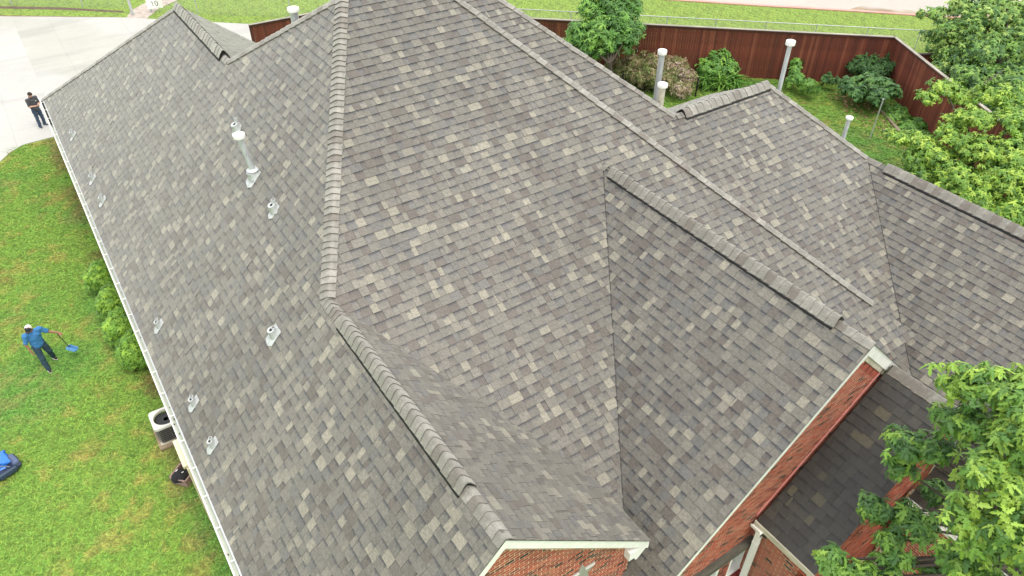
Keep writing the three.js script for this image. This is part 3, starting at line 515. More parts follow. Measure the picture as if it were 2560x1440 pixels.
// ------------------------------------------------------------------ foliage
function shapeGeo(pts, fold = 0.25) { // a leaf lying along +y, folded along its midrib
  const s = new THREE.Shape(pts.map((p) => new THREE.Vector2(...p))), g = new THREE.ShapeGeometry(s), p = g.attributes.position;
  for (let i = 0; i < p.count; i++) p.setZ(i, Math.abs(p.getX(i)) * fold - p.getY(i) * p.getY(i) * 1.2);
  g.computeVertexNormals(); return g;
}
function rosette(leaf, n, tilt, size) {
  const gs = []; for (let i = 0; i < n; i++) gs.push(leaf.clone().scale(size * rr(0.75, 1.15), size * rr(0.75, 1.15), size).rotateX(-Math.PI / 2 + rr(tilt[0], tilt[1])).rotateY((i / n) * Math.PI * 2 + rr(-0.4, 0.4)).translate(0, rr(-0.02, 0.03) * size, 0));
  return plain(gs);
}
const oakLeaf = shapeGeo([[0, 0], [0.06, 0.2], [0.30, 0.34], [0.13, 0.42], [0.46, 0.70], [0.17, 0.68], [0.24, 0.95], [0, 1.1], [-0.24, 0.95], [-0.17, 0.68], [-0.46, 0.70], [-0.13, 0.42], [-0.30, 0.34], [-0.06, 0.2]]);
const ovalLeaf = shapeGeo([[0, 0], [0.24, 0.25], [0.3, 0.55], [0.16, 0.85], [0, 1], [-0.16, 0.85], [-0.3, 0.55], [-0.24, 0.25]]);
const thinLeaf = shapeGeo([[0, 0], [0.1, 0.4], [0, 1], [-0.1, 0.4]]);
const leafMat = new THREE.MeshPhysicalMaterial({ color: 0xffffff, roughness: 0.62, transmission: 0.22, thickness: 0, side: THREE.DoubleSide });
const _m = new THREE.Matrix4(), _q = new THREE.Quaternion(), _s = V(1, 1, 1), _c = new THREE.Color();
function crown(name, parent, clumps, geos, per, palette, { size = [0.8, 1.25], upBias = 0.9, inner = 0.35, flat = 0.8, mat = leafMat, spread = 0.34, lump: LU = [0.55, 0.85] } = {}) {
  // clumps: [x, y, z, radius, tone] ; leaves spread through each clump, thicker towards its outside
  geos.forEach((geo, gi) => {
    const list = [];
    for (const [cx, cy, cz, r, tone = 0.5] of clumps) {
      const n = Math.round(per * r * r / geos.length);
      for (let i = 0; i < n; i++) {
        const d = V(rr(-1, 1), rr(-1, 1), rr(-1, 1)); if (d.lengthSq() > 1 || d.lengthSq() < 0.01) { i--; continue; } d.normalize();
        if (d.y < -0.2 && rnd() < 0.5) d.y *= -1;
        const lump = LU[0] + LU[1] * vnoise(d.x * 2.2 + cx * 3 + 50, d.z * 2.2 + d.y * 1.7 + cz * 3 + 50);
        const rad = r * lump * Math.pow(rr(inner, 1), 0.55), p = V(cx + d.x * rad, cy + d.y * rad * flat, cz + d.z * rad);
        const up = d.clone().add(V(rr(-0.5, 0.5), upBias + rr(-0.4, 0.4), rr(-0.5, 0.5))).normalize();
        _q.setFromUnitVectors(V(0, 1, 0), up).multiply(new THREE.Quaternion().setFromAxisAngle(V(0, 1, 0), rr(0, 6.28)));
        const s = rr(...size); _m.compose(p, _q, _s.set(s, s, s)); list.push(_m.clone());
        const k = clamp(tone + rr(-spread, spread), 0, 0.999) * (palette.length - 1), a = palette[Math.floor(k)], b = palette[Math.min(palette.length - 1, Math.floor(k) + 1)], t = k % 1, j = rr(0.82, 1.18);
        list[list.length - 1].col = [0, 1, 2].map((q) => lerp(a[q], b[q], t) * j);
      }
    }
    const im = new THREE.InstancedMesh(geo, mat, list.length); im.name = name; shadows(im);
    list.forEach((m, i) => { im.setMatrixAt(i, m); im.setColorAt(i, _c.setRGB(...m.col)); });
    im.userData.kind = 'stuff'; parent.add(im);
  });
}
function limbs(parent, foot, fork, clumps, r, name = 'branch', mat = barkMat) {
  const gs = [];
  for (const [x, y, z] of clumps) { const e = V(x, y, z), m = fork.clone().lerp(e, 0.5).add(V(rr(-0.2, 0.2), rr(0.0, 0.3), rr(-0.2, 0.2))); gs.push(tube([fork.clone(), m, e], r * 0.42, r * 0.1, 6, 7)); }
  if (foot) part('trunk', tube([foot, foot.clone().lerp(fork, 0.5).add(V(0.05, 0, 0.05)), fork.clone().add(V(0, 0.1, 0))], r * 1.15, r * 0.6, 10, 8), mat, parent);
  part(name, plain(gs), mat, parent);
}
const OAK = [[0.04, 0.115, 0.022], [0.075, 0.19, 0.028], [0.145, 0.30, 0.032], [0.29, 0.45, 0.05]];
const LIME = [[0.045, 0.13, 0.02], [0.11, 0.25, 0.024], [0.20, 0.37, 0.03], [0.36, 0.52, 0.06]];
const DEEP = [[0.025, 0.085, 0.02], [0.05, 0.15, 0.026], [0.09, 0.22, 0.034], [0.20, 0.34, 0.06]];
const MID = [[0.035, 0.115, 0.02], [0.075, 0.21, 0.025], [0.13, 0.31, 0.034], [0.24, 0.43, 0.05]];
const FWD = V(0.43237, -0.63525, -0.63992), RGT = V(0.82859, 0, 0.55986), UPV = RGT.clone().cross(FWD).normalize();
// a point of the place met along the line through a pixel of the 2560 x 1440 photograph, at a depth in metres
const at = (px, py, d) => camera.position.clone().addScaledVector(FWD, d).addScaledVector(RGT, ((px - 1280) / 1849.1) * d).addScaledVector(UPV, (-(py - 720) / 1849.1) * d);
const cl = (px, py, d, rpx, tone) => { const p = at(px, py, d); return [p.x, p.y, p.z, (rpx / 1849.1) * d, tone]; };
{ // oak at the front right corner, over the low roofs
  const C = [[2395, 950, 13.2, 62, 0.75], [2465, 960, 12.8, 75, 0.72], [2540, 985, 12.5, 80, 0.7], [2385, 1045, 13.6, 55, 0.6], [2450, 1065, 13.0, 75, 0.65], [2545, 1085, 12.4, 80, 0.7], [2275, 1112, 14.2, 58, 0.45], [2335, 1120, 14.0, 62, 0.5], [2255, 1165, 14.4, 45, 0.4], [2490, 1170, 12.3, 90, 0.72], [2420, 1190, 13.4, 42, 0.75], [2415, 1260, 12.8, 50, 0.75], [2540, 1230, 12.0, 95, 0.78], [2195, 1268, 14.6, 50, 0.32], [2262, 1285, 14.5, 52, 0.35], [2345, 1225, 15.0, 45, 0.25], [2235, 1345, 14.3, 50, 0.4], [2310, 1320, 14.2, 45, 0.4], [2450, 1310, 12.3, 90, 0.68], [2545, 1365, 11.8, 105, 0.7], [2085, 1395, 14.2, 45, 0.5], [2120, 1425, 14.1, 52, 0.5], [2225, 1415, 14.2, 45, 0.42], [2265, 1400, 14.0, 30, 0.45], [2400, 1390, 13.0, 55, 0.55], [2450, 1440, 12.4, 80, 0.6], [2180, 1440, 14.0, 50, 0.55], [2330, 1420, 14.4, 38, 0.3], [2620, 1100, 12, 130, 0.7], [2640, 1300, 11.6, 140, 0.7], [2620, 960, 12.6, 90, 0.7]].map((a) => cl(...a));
  const t = thing('oak_tree', 'oak with lobed leaves overhanging the dark low roof and brick corner', 'tree');
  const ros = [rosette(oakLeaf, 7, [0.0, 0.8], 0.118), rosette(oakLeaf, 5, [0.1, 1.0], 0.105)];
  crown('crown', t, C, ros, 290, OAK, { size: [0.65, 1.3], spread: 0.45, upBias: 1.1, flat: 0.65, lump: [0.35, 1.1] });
  limbs(t, V(14.6, 0, 0.6), V(13.6, 4.0, -0.6), C, 0.17);
}
{ // lime green tree right of the house
  const C = [[2360, 215, 31, 42, 0.7], [2320, 240, 31, 30, 0.75], [2400, 240, 31, 45, 0.75], [2480, 235, 30, 50, 0.7], [2545, 230, 30, 45, 0.6], [2450, 290, 29.5, 55, 0.68], [2390, 300, 30, 38, 0.6], [2540, 300, 29, 60, 0.65], [2375, 330, 29.6, 42, 0.65], [2240, 340, 30, 32, 0.7], [2300, 350, 30, 42, 0.7], [2345, 385, 29.3, 48, 0.65], [2440, 370, 28.8, 65, 0.66], [2530, 380, 28.4, 70, 0.64], [2290, 395, 29.6, 36, 0.55], [2400, 435, 28.4, 60, 0.66], [2320, 430, 29.4, 40, 0.5], [2500, 450, 27.8, 70, 0.66], [2440, 500, 27.6, 55, 0.7], [2540, 520, 27.2, 65, 0.6], [2400, 470, 28.2, 45, 0.5], [2500, 550, 27, 45, 0.5], [2600, 450, 27.4, 90, 0.6], [2600, 340, 28.4, 80, 0.6]].map((a) => cl(...a));
  const t = thing('elm_tree', 'bright yellow green tree between the right roof ridge and the wooden fence', 'tree');
  crown('crown', t, C, [rosette(ovalLeaf, 7, [0.0, 0.9], 0.115), rosette(ovalLeaf, 6, [0.2, 1.1], 0.1)], 430, LIME, { size: [0.65, 1.25], flat: 0.5, spread: 0.45, lump: [0.4, 1.05] });
  limbs(t, V(30.2, 0, -10.2), V(29.6, 2.0, -10.8), C.filter((c, i) => i % 2 === 0), 0.2);
}
{ // darker tree beyond the fence at the top right
  const C = [[2340, 30, 41, 28, 0.6], [2400, 70, 40, 55, 0.55], [2350, 95, 41, 40, 0.5], [2450, 40, 40, 65, 0.55], [2520, 25, 40, 60, 0.6], [2540, 110, 39, 75, 0.5], [2460, 120, 39, 70, 0.45], [2385, 140, 40, 45, 0.5], [2350, 165, 40, 32, 0.5], [2420, 185, 38.5, 60, 0.35], [2500, 190, 38.5, 70, 0.4], [2560, 200, 38, 70, 0.45], [2400, 262, 37, 32, 0.3], [2470, 250, 37.5, 50, 0.35], [2550, 265, 37, 50, 0.4], [2340, 130, 41, 22, 0.5], [2300, 30, 42, 14, 0.6], [2480, -20, 41, 60, 0.55], [2400, 10, 41, 35, 0.6], [2600, 60, 40, 80, 0.5]].map((a) => cl(...a));
  const t = thing('ash_tree', 'dark green tree standing beyond the wooden fence beside the paved court', 'tree');
  crown('crown', t, C, [rosette(ovalLeaf, 7, [0.2, 1.2], 0.13), rosette(ovalLeaf, 5, [0.1, 1.0], 0.125)], 300, [[0.03, 0.10, 0.02], [0.085, 0.21, 0.03], [0.18, 0.34, 0.045], [0.36, 0.50, 0.11]], { size: [0.65, 1.3], spread: 0.45, lump: [0.4, 1.05], flat: 0.6 });
  limbs(t, V(42.5, 0, -15.5), V(41.8, 2.2, -16.2), C.filter((c, i) => i % 2 === 0), 0.24);
}
{ // tree in front of the back fence, top centre
  const C = [[1475, 20, 40.4, 34, 0.62], [1530, 10, 40.4, 42, 0.35], [1580, 20, 40.4, 28, 0.4], [1490, 65, 40.0, 40, 0.6], [1545, 60, 39.9, 48, 0.38], [1585, 68, 40.0, 26, 0.4], [1440, 85, 40.0, 32, 0.5], [1495, 100, 39.4, 42, 0.62], [1560, 95, 39.4, 38, 0.35], [1430, 105, 40.0, 22, 0.42], [1470, 118, 39.6, 26, 0.4], [1520, 115, 39.6, 28, 0.3], [1490, 132, 39.4, 14, 0.6], [1500, -30, 40.9, 42, 0.5], [1555, -35, 40.9, 38, 0.45]].map((a) => cl(...a));
  const t = thing('maple_tree', 'round green tree in front of the wooden fence left of the pink shrub', 'tree');
  crown('crown', t, C, [rosette(ovalLeaf, 8, [0.1, 1.0], 0.14), rosette(oakLeaf, 6, [0.1, 1.0], 0.16)], 300, MID, { size: [0.7, 1.2] });
  limbs(t, V(25.4, 0, -28.2), V(25.3, 2.0, -28.3), C.filter((c, i) => i % 2 === 0), 0.14);
}
function bush(name, label, cat, base, clumps, geos, per, pal, opt = {}, group) {
  const t = thing(name, label, cat, [0, 0, 0], group);
  crown('foliage', t, clumps, geos, per, pal, opt);
  limbs(t, null, V(...base), clumps, opt.stem || 0.08, 'stem');
  return t;
}
const smallOval = rosette(ovalLeaf, 7, [0.1, 1.2], 0.07), midOval = rosette(ovalLeaf, 7, [0.1, 1.1], 0.12), spray = rosette(thinLeaf, 8, [0.4, 1.3], 0.14), tuftLeaf = rosette(thinLeaf, 9, [0.7, 1.4], 0.5);
{ // pink blooming shrub behind the small back ridge
  const C = [[1535, 160, 41.5, 28, 0.5], [1580, 160, 41.5, 34, 0.5], [1630, 160, 41.3, 36, 0.55], [1680, 170, 41, 34, 0.6], [1715, 195, 40.6, 28, 0.7], [1560, 185, 41, 30, 0.35], [1610, 190, 40.6, 36, 0.4], [1660, 200, 40.4, 34, 0.5], [1705, 222, 40, 28, 0.6]].map((a) => cl(...a));
  const PINK = [[0.13, 0.21, 0.04], [0.21, 0.28, 0.065], [0.30, 0.29, 0.11], [0.45, 0.33, 0.21], [0.70, 0.60, 0.50]];
  const t = bush('pink_shrub', 'wide pinkish green flowering shrub with thin stray shoots behind the back ridge', 'shrub', [29, 0, -28.5], C, [smallOval, spray], 560, PINK, { size: [0.7, 1.25], stem: 0.1 });
  const gs = []; for (let i = 0; i < 26; i++) { const p = at(rr(1500, 1740), rr(128, 165), 41.2); gs.push(tube([p.clone().add(V(0, -0.7, 0)), p.clone().add(V(rr(-0.1, 0.1), -0.3, rr(-0.1, 0.1))), p.clone().add(V(rr(-0.2, 0.2), rr(0, 0.35), rr(-0.2, 0.2)))], 0.014, 0.006, 4, 5)); }
  part('shoot', plain(gs), std(L(0.24, 0.13, 0.07), 0.9), t);
}
bush('round_shrub', 'bright green leafy shrub left of the tall white flue against the fence', 'shrub', [33, 0, -26.5], [[1785, 108, 43.2, 26, 0.6], [1815, 92, 43.4, 18, 0.6], [1760, 125, 43.2, 24, 0.5], [1790, 145, 42.4, 36, 0.6], [1825, 160, 42.2, 22, 0.6], [1775, 175, 42, 34, 0.6], [1810, 185, 41.6, 30, 0.55]].map((a) => cl(...a)), [midOval], 480, MID, { size: [0.8, 1.3] });
bush('border_grass', 'clump of arching bright green border grass below the round shrub', 'grass clump', [32.0, 0, -26.3], [[1770, 205, 41.3, 20, 0.7], [1800, 208, 41.2, 22, 0.7], [1825, 204, 41.2, 16, 0.7]].map((a) => cl(...a)), [tuftLeaf], 120, MID, { size: [0.8, 1.2], upBias: 1.6, inner: 0.1 });
bush('slender_shrub', 'thin tall green sapling just right of the tall white flue', 'shrub', [35.4, 0, -24.1], [[2000, 140, 41.6, 10, 0.6], [1990, 155, 41.5, 16, 0.6], [1985, 175, 41.2, 16, 0.6], [1995, 195, 40.8, 16, 0.6], [2020, 205, 40.2, 16, 0.6], [1975, 200, 40.8, 14, 0.6]].map((a) => cl(...a)), [midOval], 520, MID, { size: [0.7, 1.1] });
bush('low_plant', 'low green plant on the lawn right of the slender shrub', 'plant', [35.6, 0, -23], [[2010, 215, 40.2, 16, 0.65], [2035, 222, 39.8, 14, 0.6]].map((a) => cl(...a)), [spray], 520, MID, { size: [0.8, 1.2] });
bush('climbing_ivy', 'dark green climber covering the fence corner', 'climber', [38.6, 0, -21.2], [[2215, 112, 41.6, 22, 0.4], [2200, 140, 41.2, 32, 0.3], [2155, 150, 41.2, 32, 0.3], [2215, 165, 40.6, 28, 0.3], [2135, 165, 41, 22, 0.3], [2180, 180, 40.4, 34, 0.3]].map((a) => cl(...a)), [smallOval], 900, DEEP, { size: [0.8, 1.3] });
bush('dark_shrub', 'mounded dark green shrub on the lawn in front of the climber', 'shrub', [37.6, 0, -20.8], [[2120, 210, 39.6, 24, 0.4], [2160, 205, 39.4, 30, 0.5], [2200, 215, 38.8, 34, 0.45], [2230, 225, 38.2, 22, 0.4], [2145, 230, 38.8, 24, 0.3], [2190, 238, 38.2, 26, 0.3]].map((a) => cl(...a)), [midOval], 520, DEEP, { size: [0.7, 1.2] });
bush('creeper_patch', 'straggling low creeper along the foot of the right fence', 'ground plant', [36.6, 0, -18.2], [[36.9, 0.12, -19.2, 0.42, 0.6], [36.5, 0.12, -18.3, 0.5, 0.5], [36.1, 0.12, -17.2, 0.5, 0.5], [36.6, 0.12, -17.1, 0.5, 0.5], [35.6, 0.12, -16.2, 0.5, 0.55], [37.3, 0.12, -18.6, 0.4, 0.5]], [midOval], 600, MID, { size: [0.7, 1.1], flat: 0.4 });
bush('fence_weed', 'small weedy sprig at the fence foot left of the dark shrub', 'plant', [36.6, 0, -23], [[2065, 195, 41, 12, 0.4], [2085, 200, 40.7, 11, 0.4], [2072, 182, 41.2, 5, 0.5]].map((a) => cl(...a)), [midOval], 520, DEEP, { size: [0.7, 1.1] });
// four boxwood shrubs along the left wall
[[-0.62, -26.1, 0.62, 'leafy yellow green boxwood farthest along the left wall'], [-0.58, -24.35, 0.58, 'leafy yellow green boxwood second from the far end of the row'], [-0.62, -22.8, 0.62, 'leafy yellow green boxwood second from the near end of the row'], [-0.42, -21.35, 0.66, 'fuller yellow green boxwood nearest the air conditioner in the wall row']].forEach(([x, z, r, label]) => {
  const C = [[x, 0.62, z, r, 0.55], [x - 0.12, 0.85, z + 0.2, r * 0.7, 0.7], [x + 0.05, 0.8, z - 0.25, r * 0.7, 0.6], [x - 0.2, 0.45, z + 0.1, r * 0.7, 0.5], [x + 0.2, 0.6, z + 0.3, r * 0.7, 0.55]];
  bush('boxwood_shrub', label, 'shrub', [x, 0, z], C, [rosette(ovalLeaf, 7, [0.2, 1.1], 0.075)], 1300, [[0.045, 0.13, 0.012], [0.10, 0.25, 0.018], [0.175, 0.36, 0.024], [0.29, 0.49, 0.04]], { size: [0.7, 1.25], stem: 0.06, inner: 0.5, lump: [0.82, 0.25] }, 'boxwood shrubs along the left wall');
});
{ // grass blades standing on the lawn where it is near enough to read
  const blade = plain([0, 1, 2, 3, 4].map((i) => thinLeaf.clone().scale(0.16, 0.075, 0.1).rotateX(rr(-0.9, -0.2)).rotateY(i * 1.26 + rr(-0.4, 0.4)).translate(rr(-0.02, 0.02), 0, rr(-0.02, 0.02))));
  const list = [], inLot = (x, z) => z < -38.8 && (x < -2.6 || z < -40.1);
  const add = (n, x0, x1, z0, z1, sz) => { for (let i = 0; i < n; i++) { const x = rr(x0, x1), z = rr(z0, z1); if (inLot(x, z)) continue; _m.compose(V(x, 0, z), _q.setFromAxisAngle(V(0, 1, 0), rr(0, 6.28)), _s.set(sz, sz * rr(0.5, 1.2), sz)); const m = _m.clone(); const c = lawnTone(x, z), j = rr(0.6, 1.45); m.col = [c[0] * 1.3 * j * rr(0.9, 1.25), c[1] * 1.25 * j, c[2] * 1.3 * j]; list.push(m); } };
  add(140000, -9.5, 0.4, -40.3, -9, 1); add(36000, 20, 39, -30, -8, 1.2);
  const im = new THREE.InstancedMesh(blade, std(0xffffff, 0.8, { side: THREE.DoubleSide }), list.length); im.name = 'grass'; im.receiveShadow = true;
  list.forEach((m, i) => { im.setMatrixAt(i, m); im.setColorAt(i, _c.setRGB(...m.col)); });
  im.userData = { kind: 'stuff', label: 'short green lawn grass with dry patches beside the house', category: 'grass' }; scene.add(im);
}
{ // dead leaves along the bed at the right fence
  const g = ovalLeaf.clone().scale(0.3, 0.3, 0.3).rotateX(-Math.PI / 2), n = 520, im = new THREE.InstancedMesh(g, std(0xffffff, 0.9, { side: THREE.DoubleSide }), n); im.name = 'fallen_leaves';
  for (let i = 0; i < n; i++) { const t = rnd(), x = lerp(36.2, 35.2, t) + rr(-1.2, 1.4) * (0.4 + t), z = lerp(-21.5, -16.5, t) + rr(-0.8, 0.8); _m.compose(V(x, 0.03, z), _q.setFromEuler(new THREE.Euler(rr(-0.3, 0.3), rr(0, 6), rr(-0.3, 0.3))), _s.set(1, 1, 1).multiplyScalar(rr(0.5, 1.3))); im.setMatrixAt(i, _m); im.setColorAt(i, _c.setRGB(...pick([[0.32, 0.16, 0.09], [0.24, 0.13, 0.07], [0.4, 0.26, 0.16]]))); }
  im.userData = { kind: 'stuff', label: 'brown fallen leaves in the bed by the right fence', category: 'leaves' }; scene.add(im);
}

// ------------------------------------------------------------------ fences
const boardTones = [[0.24, 0.056, 0.028], [0.20, 0.045, 0.023], [0.33, 0.095, 0.048], [0.165, 0.038, 0.02], [0.25, 0.058, 0.03], [0.22, 0.05, 0.026]];
const woodTex = tex(128, 512, (i, j) => { const n = 0.82 + 0.3 * (vnoise(i / 3, j / 90, 42, 0) - 0.5) + 0.2 * (vnoise(i / 9, j / 40, 14, 0) - 0.5) + 0.12 * (hash(i, j) - 0.5); return [n, n, n]; });
const boardMats = boardTones.map((c) => std(L(...c), 0.75, { map: woodTex }));
const railMat = std(L(0.48, 0.43, 0.36), 0.6, { map: woodTex }), trimMat = std(L(0.13, 0.034, 0.02), 0.75, { map: woodTex });
function woodFence(label, a, b, h, inward, capMat = railMat) { // boards from a to b (x, z); inward: +1 or -1, the side that shows
  const t = thing('wooden_fence', label, 'fence', [a[0], 0, a[1]]), d = V(b[0] - a[0], 0, b[1] - a[1]), len = d.length(), ang = -Math.atan2(d.z, d.x);
  t.rotation.y = ang; const w = 0.14, g = [box(w - 0.003, h, 0.02, 0, h / 2, 0), box(w - 0.006, h - 0.01, 0.022, 0, h / 2, 0.003 * inward)];
  for (let i = 0, x = w / 2; x < len; i++, x += w) { const m = part('board', g[i % 2], pick(boardMats), t); m.position.set(x, rr(-0.012, 0), rr(-0.004, 0.004)); }
  part('trim_board', box(len, 0.11, 0.022, len / 2, h - 0.075, 0.024 * inward), trimMat, t);
  part('cap_rail', box(len + 0.06, 0.035, 0.17, len / 2, h + 0.0175, 0), capMat, t);
  for (let x = 0; x <= len; x += 2.4) part('post', box(0.09, h, 0.09, x, h / 2, -0.06 * inward), trimMat, t);
  for (const y of [0.4, h * 0.5, h - 0.35]) part('rail', box(len, 0.09, 0.04, len / 2, y, -0.035 * inward), trimMat, t);
  return t;
}
woodFence('dark red stained board fence across the back of the yard with a pale cap rail', [19.2, -39.2], [39.28, -21.2], 2.75, 1);
woodFence('dark red stained board fence running down the right side of the yard', [39.28, -21.2], [33.2, -10.6], 2.75, 1);
woodFence('short red board fence seen in the gap behind the far left ridge', [10.9, -42.4], [19.2, -42.1], 2.7, 1);
woodFence('bright red low fence beyond the right fence under the dark tree', [40.6, -20.6], [44.6, -18.2], 1.7, 1, std(L(0.06, 0.05, 0.05), 0.8));
function chainFence(label, pts, h, spacing, meshOn = true) {
  const t = thing('chain_link_fence', label, 'fence'), rails = [], wires = [];
  const wire = (a, b) => { const d = b.clone().sub(a), l = d.length(); return new THREE.CylinderGeometry(0.0022, 0.0022, l, 3, 1, true).applyQuaternion(new THREE.Quaternion().setFromUnitVectors(V(0, 1, 0), d.normalize())).translate((a.x + b.x) / 2, (a.y + b.y) / 2, (a.z + b.z) / 2); };
  for (let i = 0; i + 1 < pts.length; i++) {
    const A = V(pts[i][0], 0, pts[i][1]), B = V(pts[i + 1][0], 0, pts[i + 1][1]), len = A.distanceTo(B);
    part('top_rail', bar(A.clone().setY(h), B.clone().setY(h), 0.028), galvMat, t);
    for (let x = i ? spacing : 0; x <= len; x += spacing) { const q = A.clone().lerp(B, x / len); part('post', bar(q, q.clone().setY(h + 0.04), 0.032), galvMat, t); }
    for (let x = -h; x < len; x += 0.11) for (const s of [0, 1]) {
      const x0 = clamp(x, 0, len), x1 = clamp(x + h, 0, len), y0 = x0 - x, y1 = x1 - x; if (x1 - x0 < 0.05) continue;
      wires.push(wire(A.clone().lerp(B, x0 / len).setY(s ? h - y0 : y0), A.clone().lerp(B, x1 / len).setY(s ? h - y1 : y1)));
    }
  }
  part('wire_mesh', plain(wires), galvMat, t).userData.kind = 'stuff';
  return t;
}
chainFence('galvanised chain link fence along the field beyond the wooden back fence', [[22, -44.6], [27.66, -39.65], [45.69, -23.19], [50, -19.2]], 1.2, 3.05);
chainFence('tall galvanised chain link fence between the concrete lot and the playing field', [[-12, -72.2], [1.93, -61.65], [6.85, -57.9]], 3.2, 3.1);
chainFence('galvanised chain link fence continuing right of the footpath opening', [[8.1, -56.1], [13.06, -51.96], [19, -47.6]], 1.9, 3.3);
{ const t = thing('gate_post', 'thick grey steel post at the footpath opening', 'post', [6.9, 0, -56.2]); part('pole', cyl(0.09, 0.09, 3.0, 14).translate(0, 1.5, 0), galvMat, t); part('cap', new THREE.SphereGeometry(0.1, 12, 8).translate(0, 3, 0), galvMat, t); }
{ // number sign
  const c = document.createElement('canvas'); c.width = 256; c.height = 256; const x = c.getContext('2d'); x.fillStyle = '#f4f4ee'; x.fillRect(0, 0, 256, 256); x.fillStyle = '#2b2b2b'; x.font = '118px sans-serif'; x.textAlign = 'center'; x.fillText('10', 128, 214);
  const tx = new THREE.CanvasTexture(c); tx.colorSpace = THREE.SRGBColorSpace;
  const t = thing('number_sign', 'white square sign reading 10 on a thin post beside the footpath', 'sign', [8.04, 0, -56.0]);
  part('post', cyl(0.03, 0.03, 1.55, 10).translate(0, 0.78, 0), galvMat, t);
  const m = std(0xffffff, 0.5, { map: tx }), e = std(L(0.6, 0.6, 0.6), 0.5);
  const pl = shadows(new THREE.Mesh(box(0.98, 0.98, 0.02), [e, e, e, e, m, e])); pl.name = 'sign_plate'; pl.position.set(0.34, 0.78, 0.14); pl.rotation.y = -0.25; t.add(pl);
}
{ const t = thing('steel_pole', 'bare grey steel pole standing on the lawn near the right fence', 'pole', [33.45, 0, -17.61]); part('pole', cyl(0.03, 0.03, 2.05, 12).translate(0, 1.02, 0), galvMat, t); part('pole_cap', cyl(0.045, 0.045, 0.06, 12).translate(0, 2.06, 0), galvMat, t); }
{ const t = thing('edging_log', 'pale fallen log lying along the garden bed by the right fence', 'log', [0, 0, 0]); part('log', plain([tube([V(36.5, 0.05, -19.1), V(35.7, 0.06, -17.9), V(34.9, 0.05, -16.7)], 0.05, 0.09, 8, 10), tube([V(34.9, 0.05, -16.7), V(34.6, 0.05, -16.1), V(34.1, 0.04, -15.4)], 0.035, 0.02, 6, 6)]), std(L(0.42, 0.33, 0.24), 0.9, { map: brickTex }), t); }
{ // black metal fence behind the back ridge
  const t = thing('iron_fence', 'low black metal fence at the foot of the pink shrub', 'fence'), ps = [[26.6, -28.6], [27.68, -27.9], [28.79, -26.85], [29.6, -25.9]];
  for (const [x, z] of ps) part('post', box(0.06, 1.1, 0.06, x, 0.55, z), blackMat, t);
  for (let i = 0; i + 1 < ps.length; i++) for (const y of [0.15, 1.0]) part('rail', bar(V(ps[i][0], y, ps[i][1]), V(ps[i + 1][0], y, ps[i + 1][1]), 0.015), blackMat, t);
  for (let i = 0; i + 1 < ps.length; i++) for (let k = 1; k < 9; k++) { const x = lerp(ps[i][0], ps[i + 1][0], k / 9), z = lerp(ps[i][1], ps[i + 1][1], k / 9); part('picket', bar(V(x, 0.1, z), V(x, 1.05, z), 0.008, 5), blackMat, t); }
}

// ------------------------------------------------------------------ things on the left lawn
{ // air conditioner
  const t = thing('air_conditioner', 'cream outdoor air conditioner with black fan and grille beside the wall', 'air conditioner', [-0.4, 0, -17.7]);
  const s = 0.78, h = 0.74;
  part('pad', rbox(0.95, 0.1, 0.95, 0.02, 0.02, 0.05, 0.02), std(L(0.40, 0.31, 0.20), 0.9, { map: brickTex }), t);
  part('coil', rbox(s - 0.06, h - 0.16, s - 0.06, 0.1, 0, 0.1 + (h - 0.1) / 2, 0), std(L(0.02, 0.022, 0.024), 0.6), t);
  const o = new THREE.Shape(), k = s / 2, r = 0.12; o.moveTo(-k + r, -k); o.lineTo(k - r, -k); o.quadraticCurveTo(k, -k, k, -k + r); o.lineTo(k, k - r); o.quadraticCurveTo(k, k, k - r, k); o.lineTo(-k + r, k); o.quadraticCurveTo(-k, k, -k, k - r); o.lineTo(-k, -k + r); o.quadraticCurveTo(-k, -k, -k + r, -k);
  const hole = new THREE.Path(); hole.absarc(0, 0, 0.335, 0, Math.PI * 2, true); o.holes.push(hole);
  part('lid', new THREE.ExtrudeGeometry(o, { depth: 0.06, bevelEnabled: true, bevelSize: 0.015, bevelThickness: 0.02, bevelSegments: 2, curveSegments: 20 }).rotateX(-Math.PI / 2).translate(0, 0.1 + h - 0.1, 0), std(L(0.70, 0.70, 0.66), 0.5, { map: cleanTex }), t);
  part('base_rim', rbox(s, 0.05, s, 0.02, 0, 0.125, 0), creamMat, t);
  part('fan_well', cyl(0.34, 0.34, 0.02, 28).translate(0, 0.55, 0), blackMat, t);
  for (let i = 0; i < 3; i++) part('fan_blade', box(0.24, 0.006, 0.15, 0.15, 0, 0).rotateX(0.5).rotateY((i * Math.PI * 2) / 3 + 0.5).translate(0, 0.66, 0), std(L(0.28, 0.31, 0.34), 0.4, { metalness: 0.5 }), t);
  part('fan_hub', cyl(0.07, 0.07, 0.1, 16).translate(0, 0.66, 0), blackMat, t);
  const gw = []; for (let i = 0; i < 8; i++) { const y = 0.18 + i * 0.075; for (const q of [0, 1, 2, 3]) gw.push(box(s - 0.2, 0.009, 0.009, 0, y, s / 2 - 0.015).rotateY((q * Math.PI) / 2)); }
  for (const q of [0, 1, 2, 3]) { for (const x of [-0.28, 0, 0.28]) gw.push(box(0.009, h - 0.14, 0.009, x, 0.1 + (h - 0.12) / 2, s / 2 - 0.012).rotateY((q * Math.PI) / 2)); gw.push(cyl(0.025, 0.025, h - 0.1, 8).translate(s / 2 - 0.07, 0.1 + (h - 0.1) / 2, s / 2 - 0.07).rotateY((q * Math.PI) / 2)); }
  part('grille', plain(gw), std(L(0.20, 0.195, 0.18), 0.5), t);
}
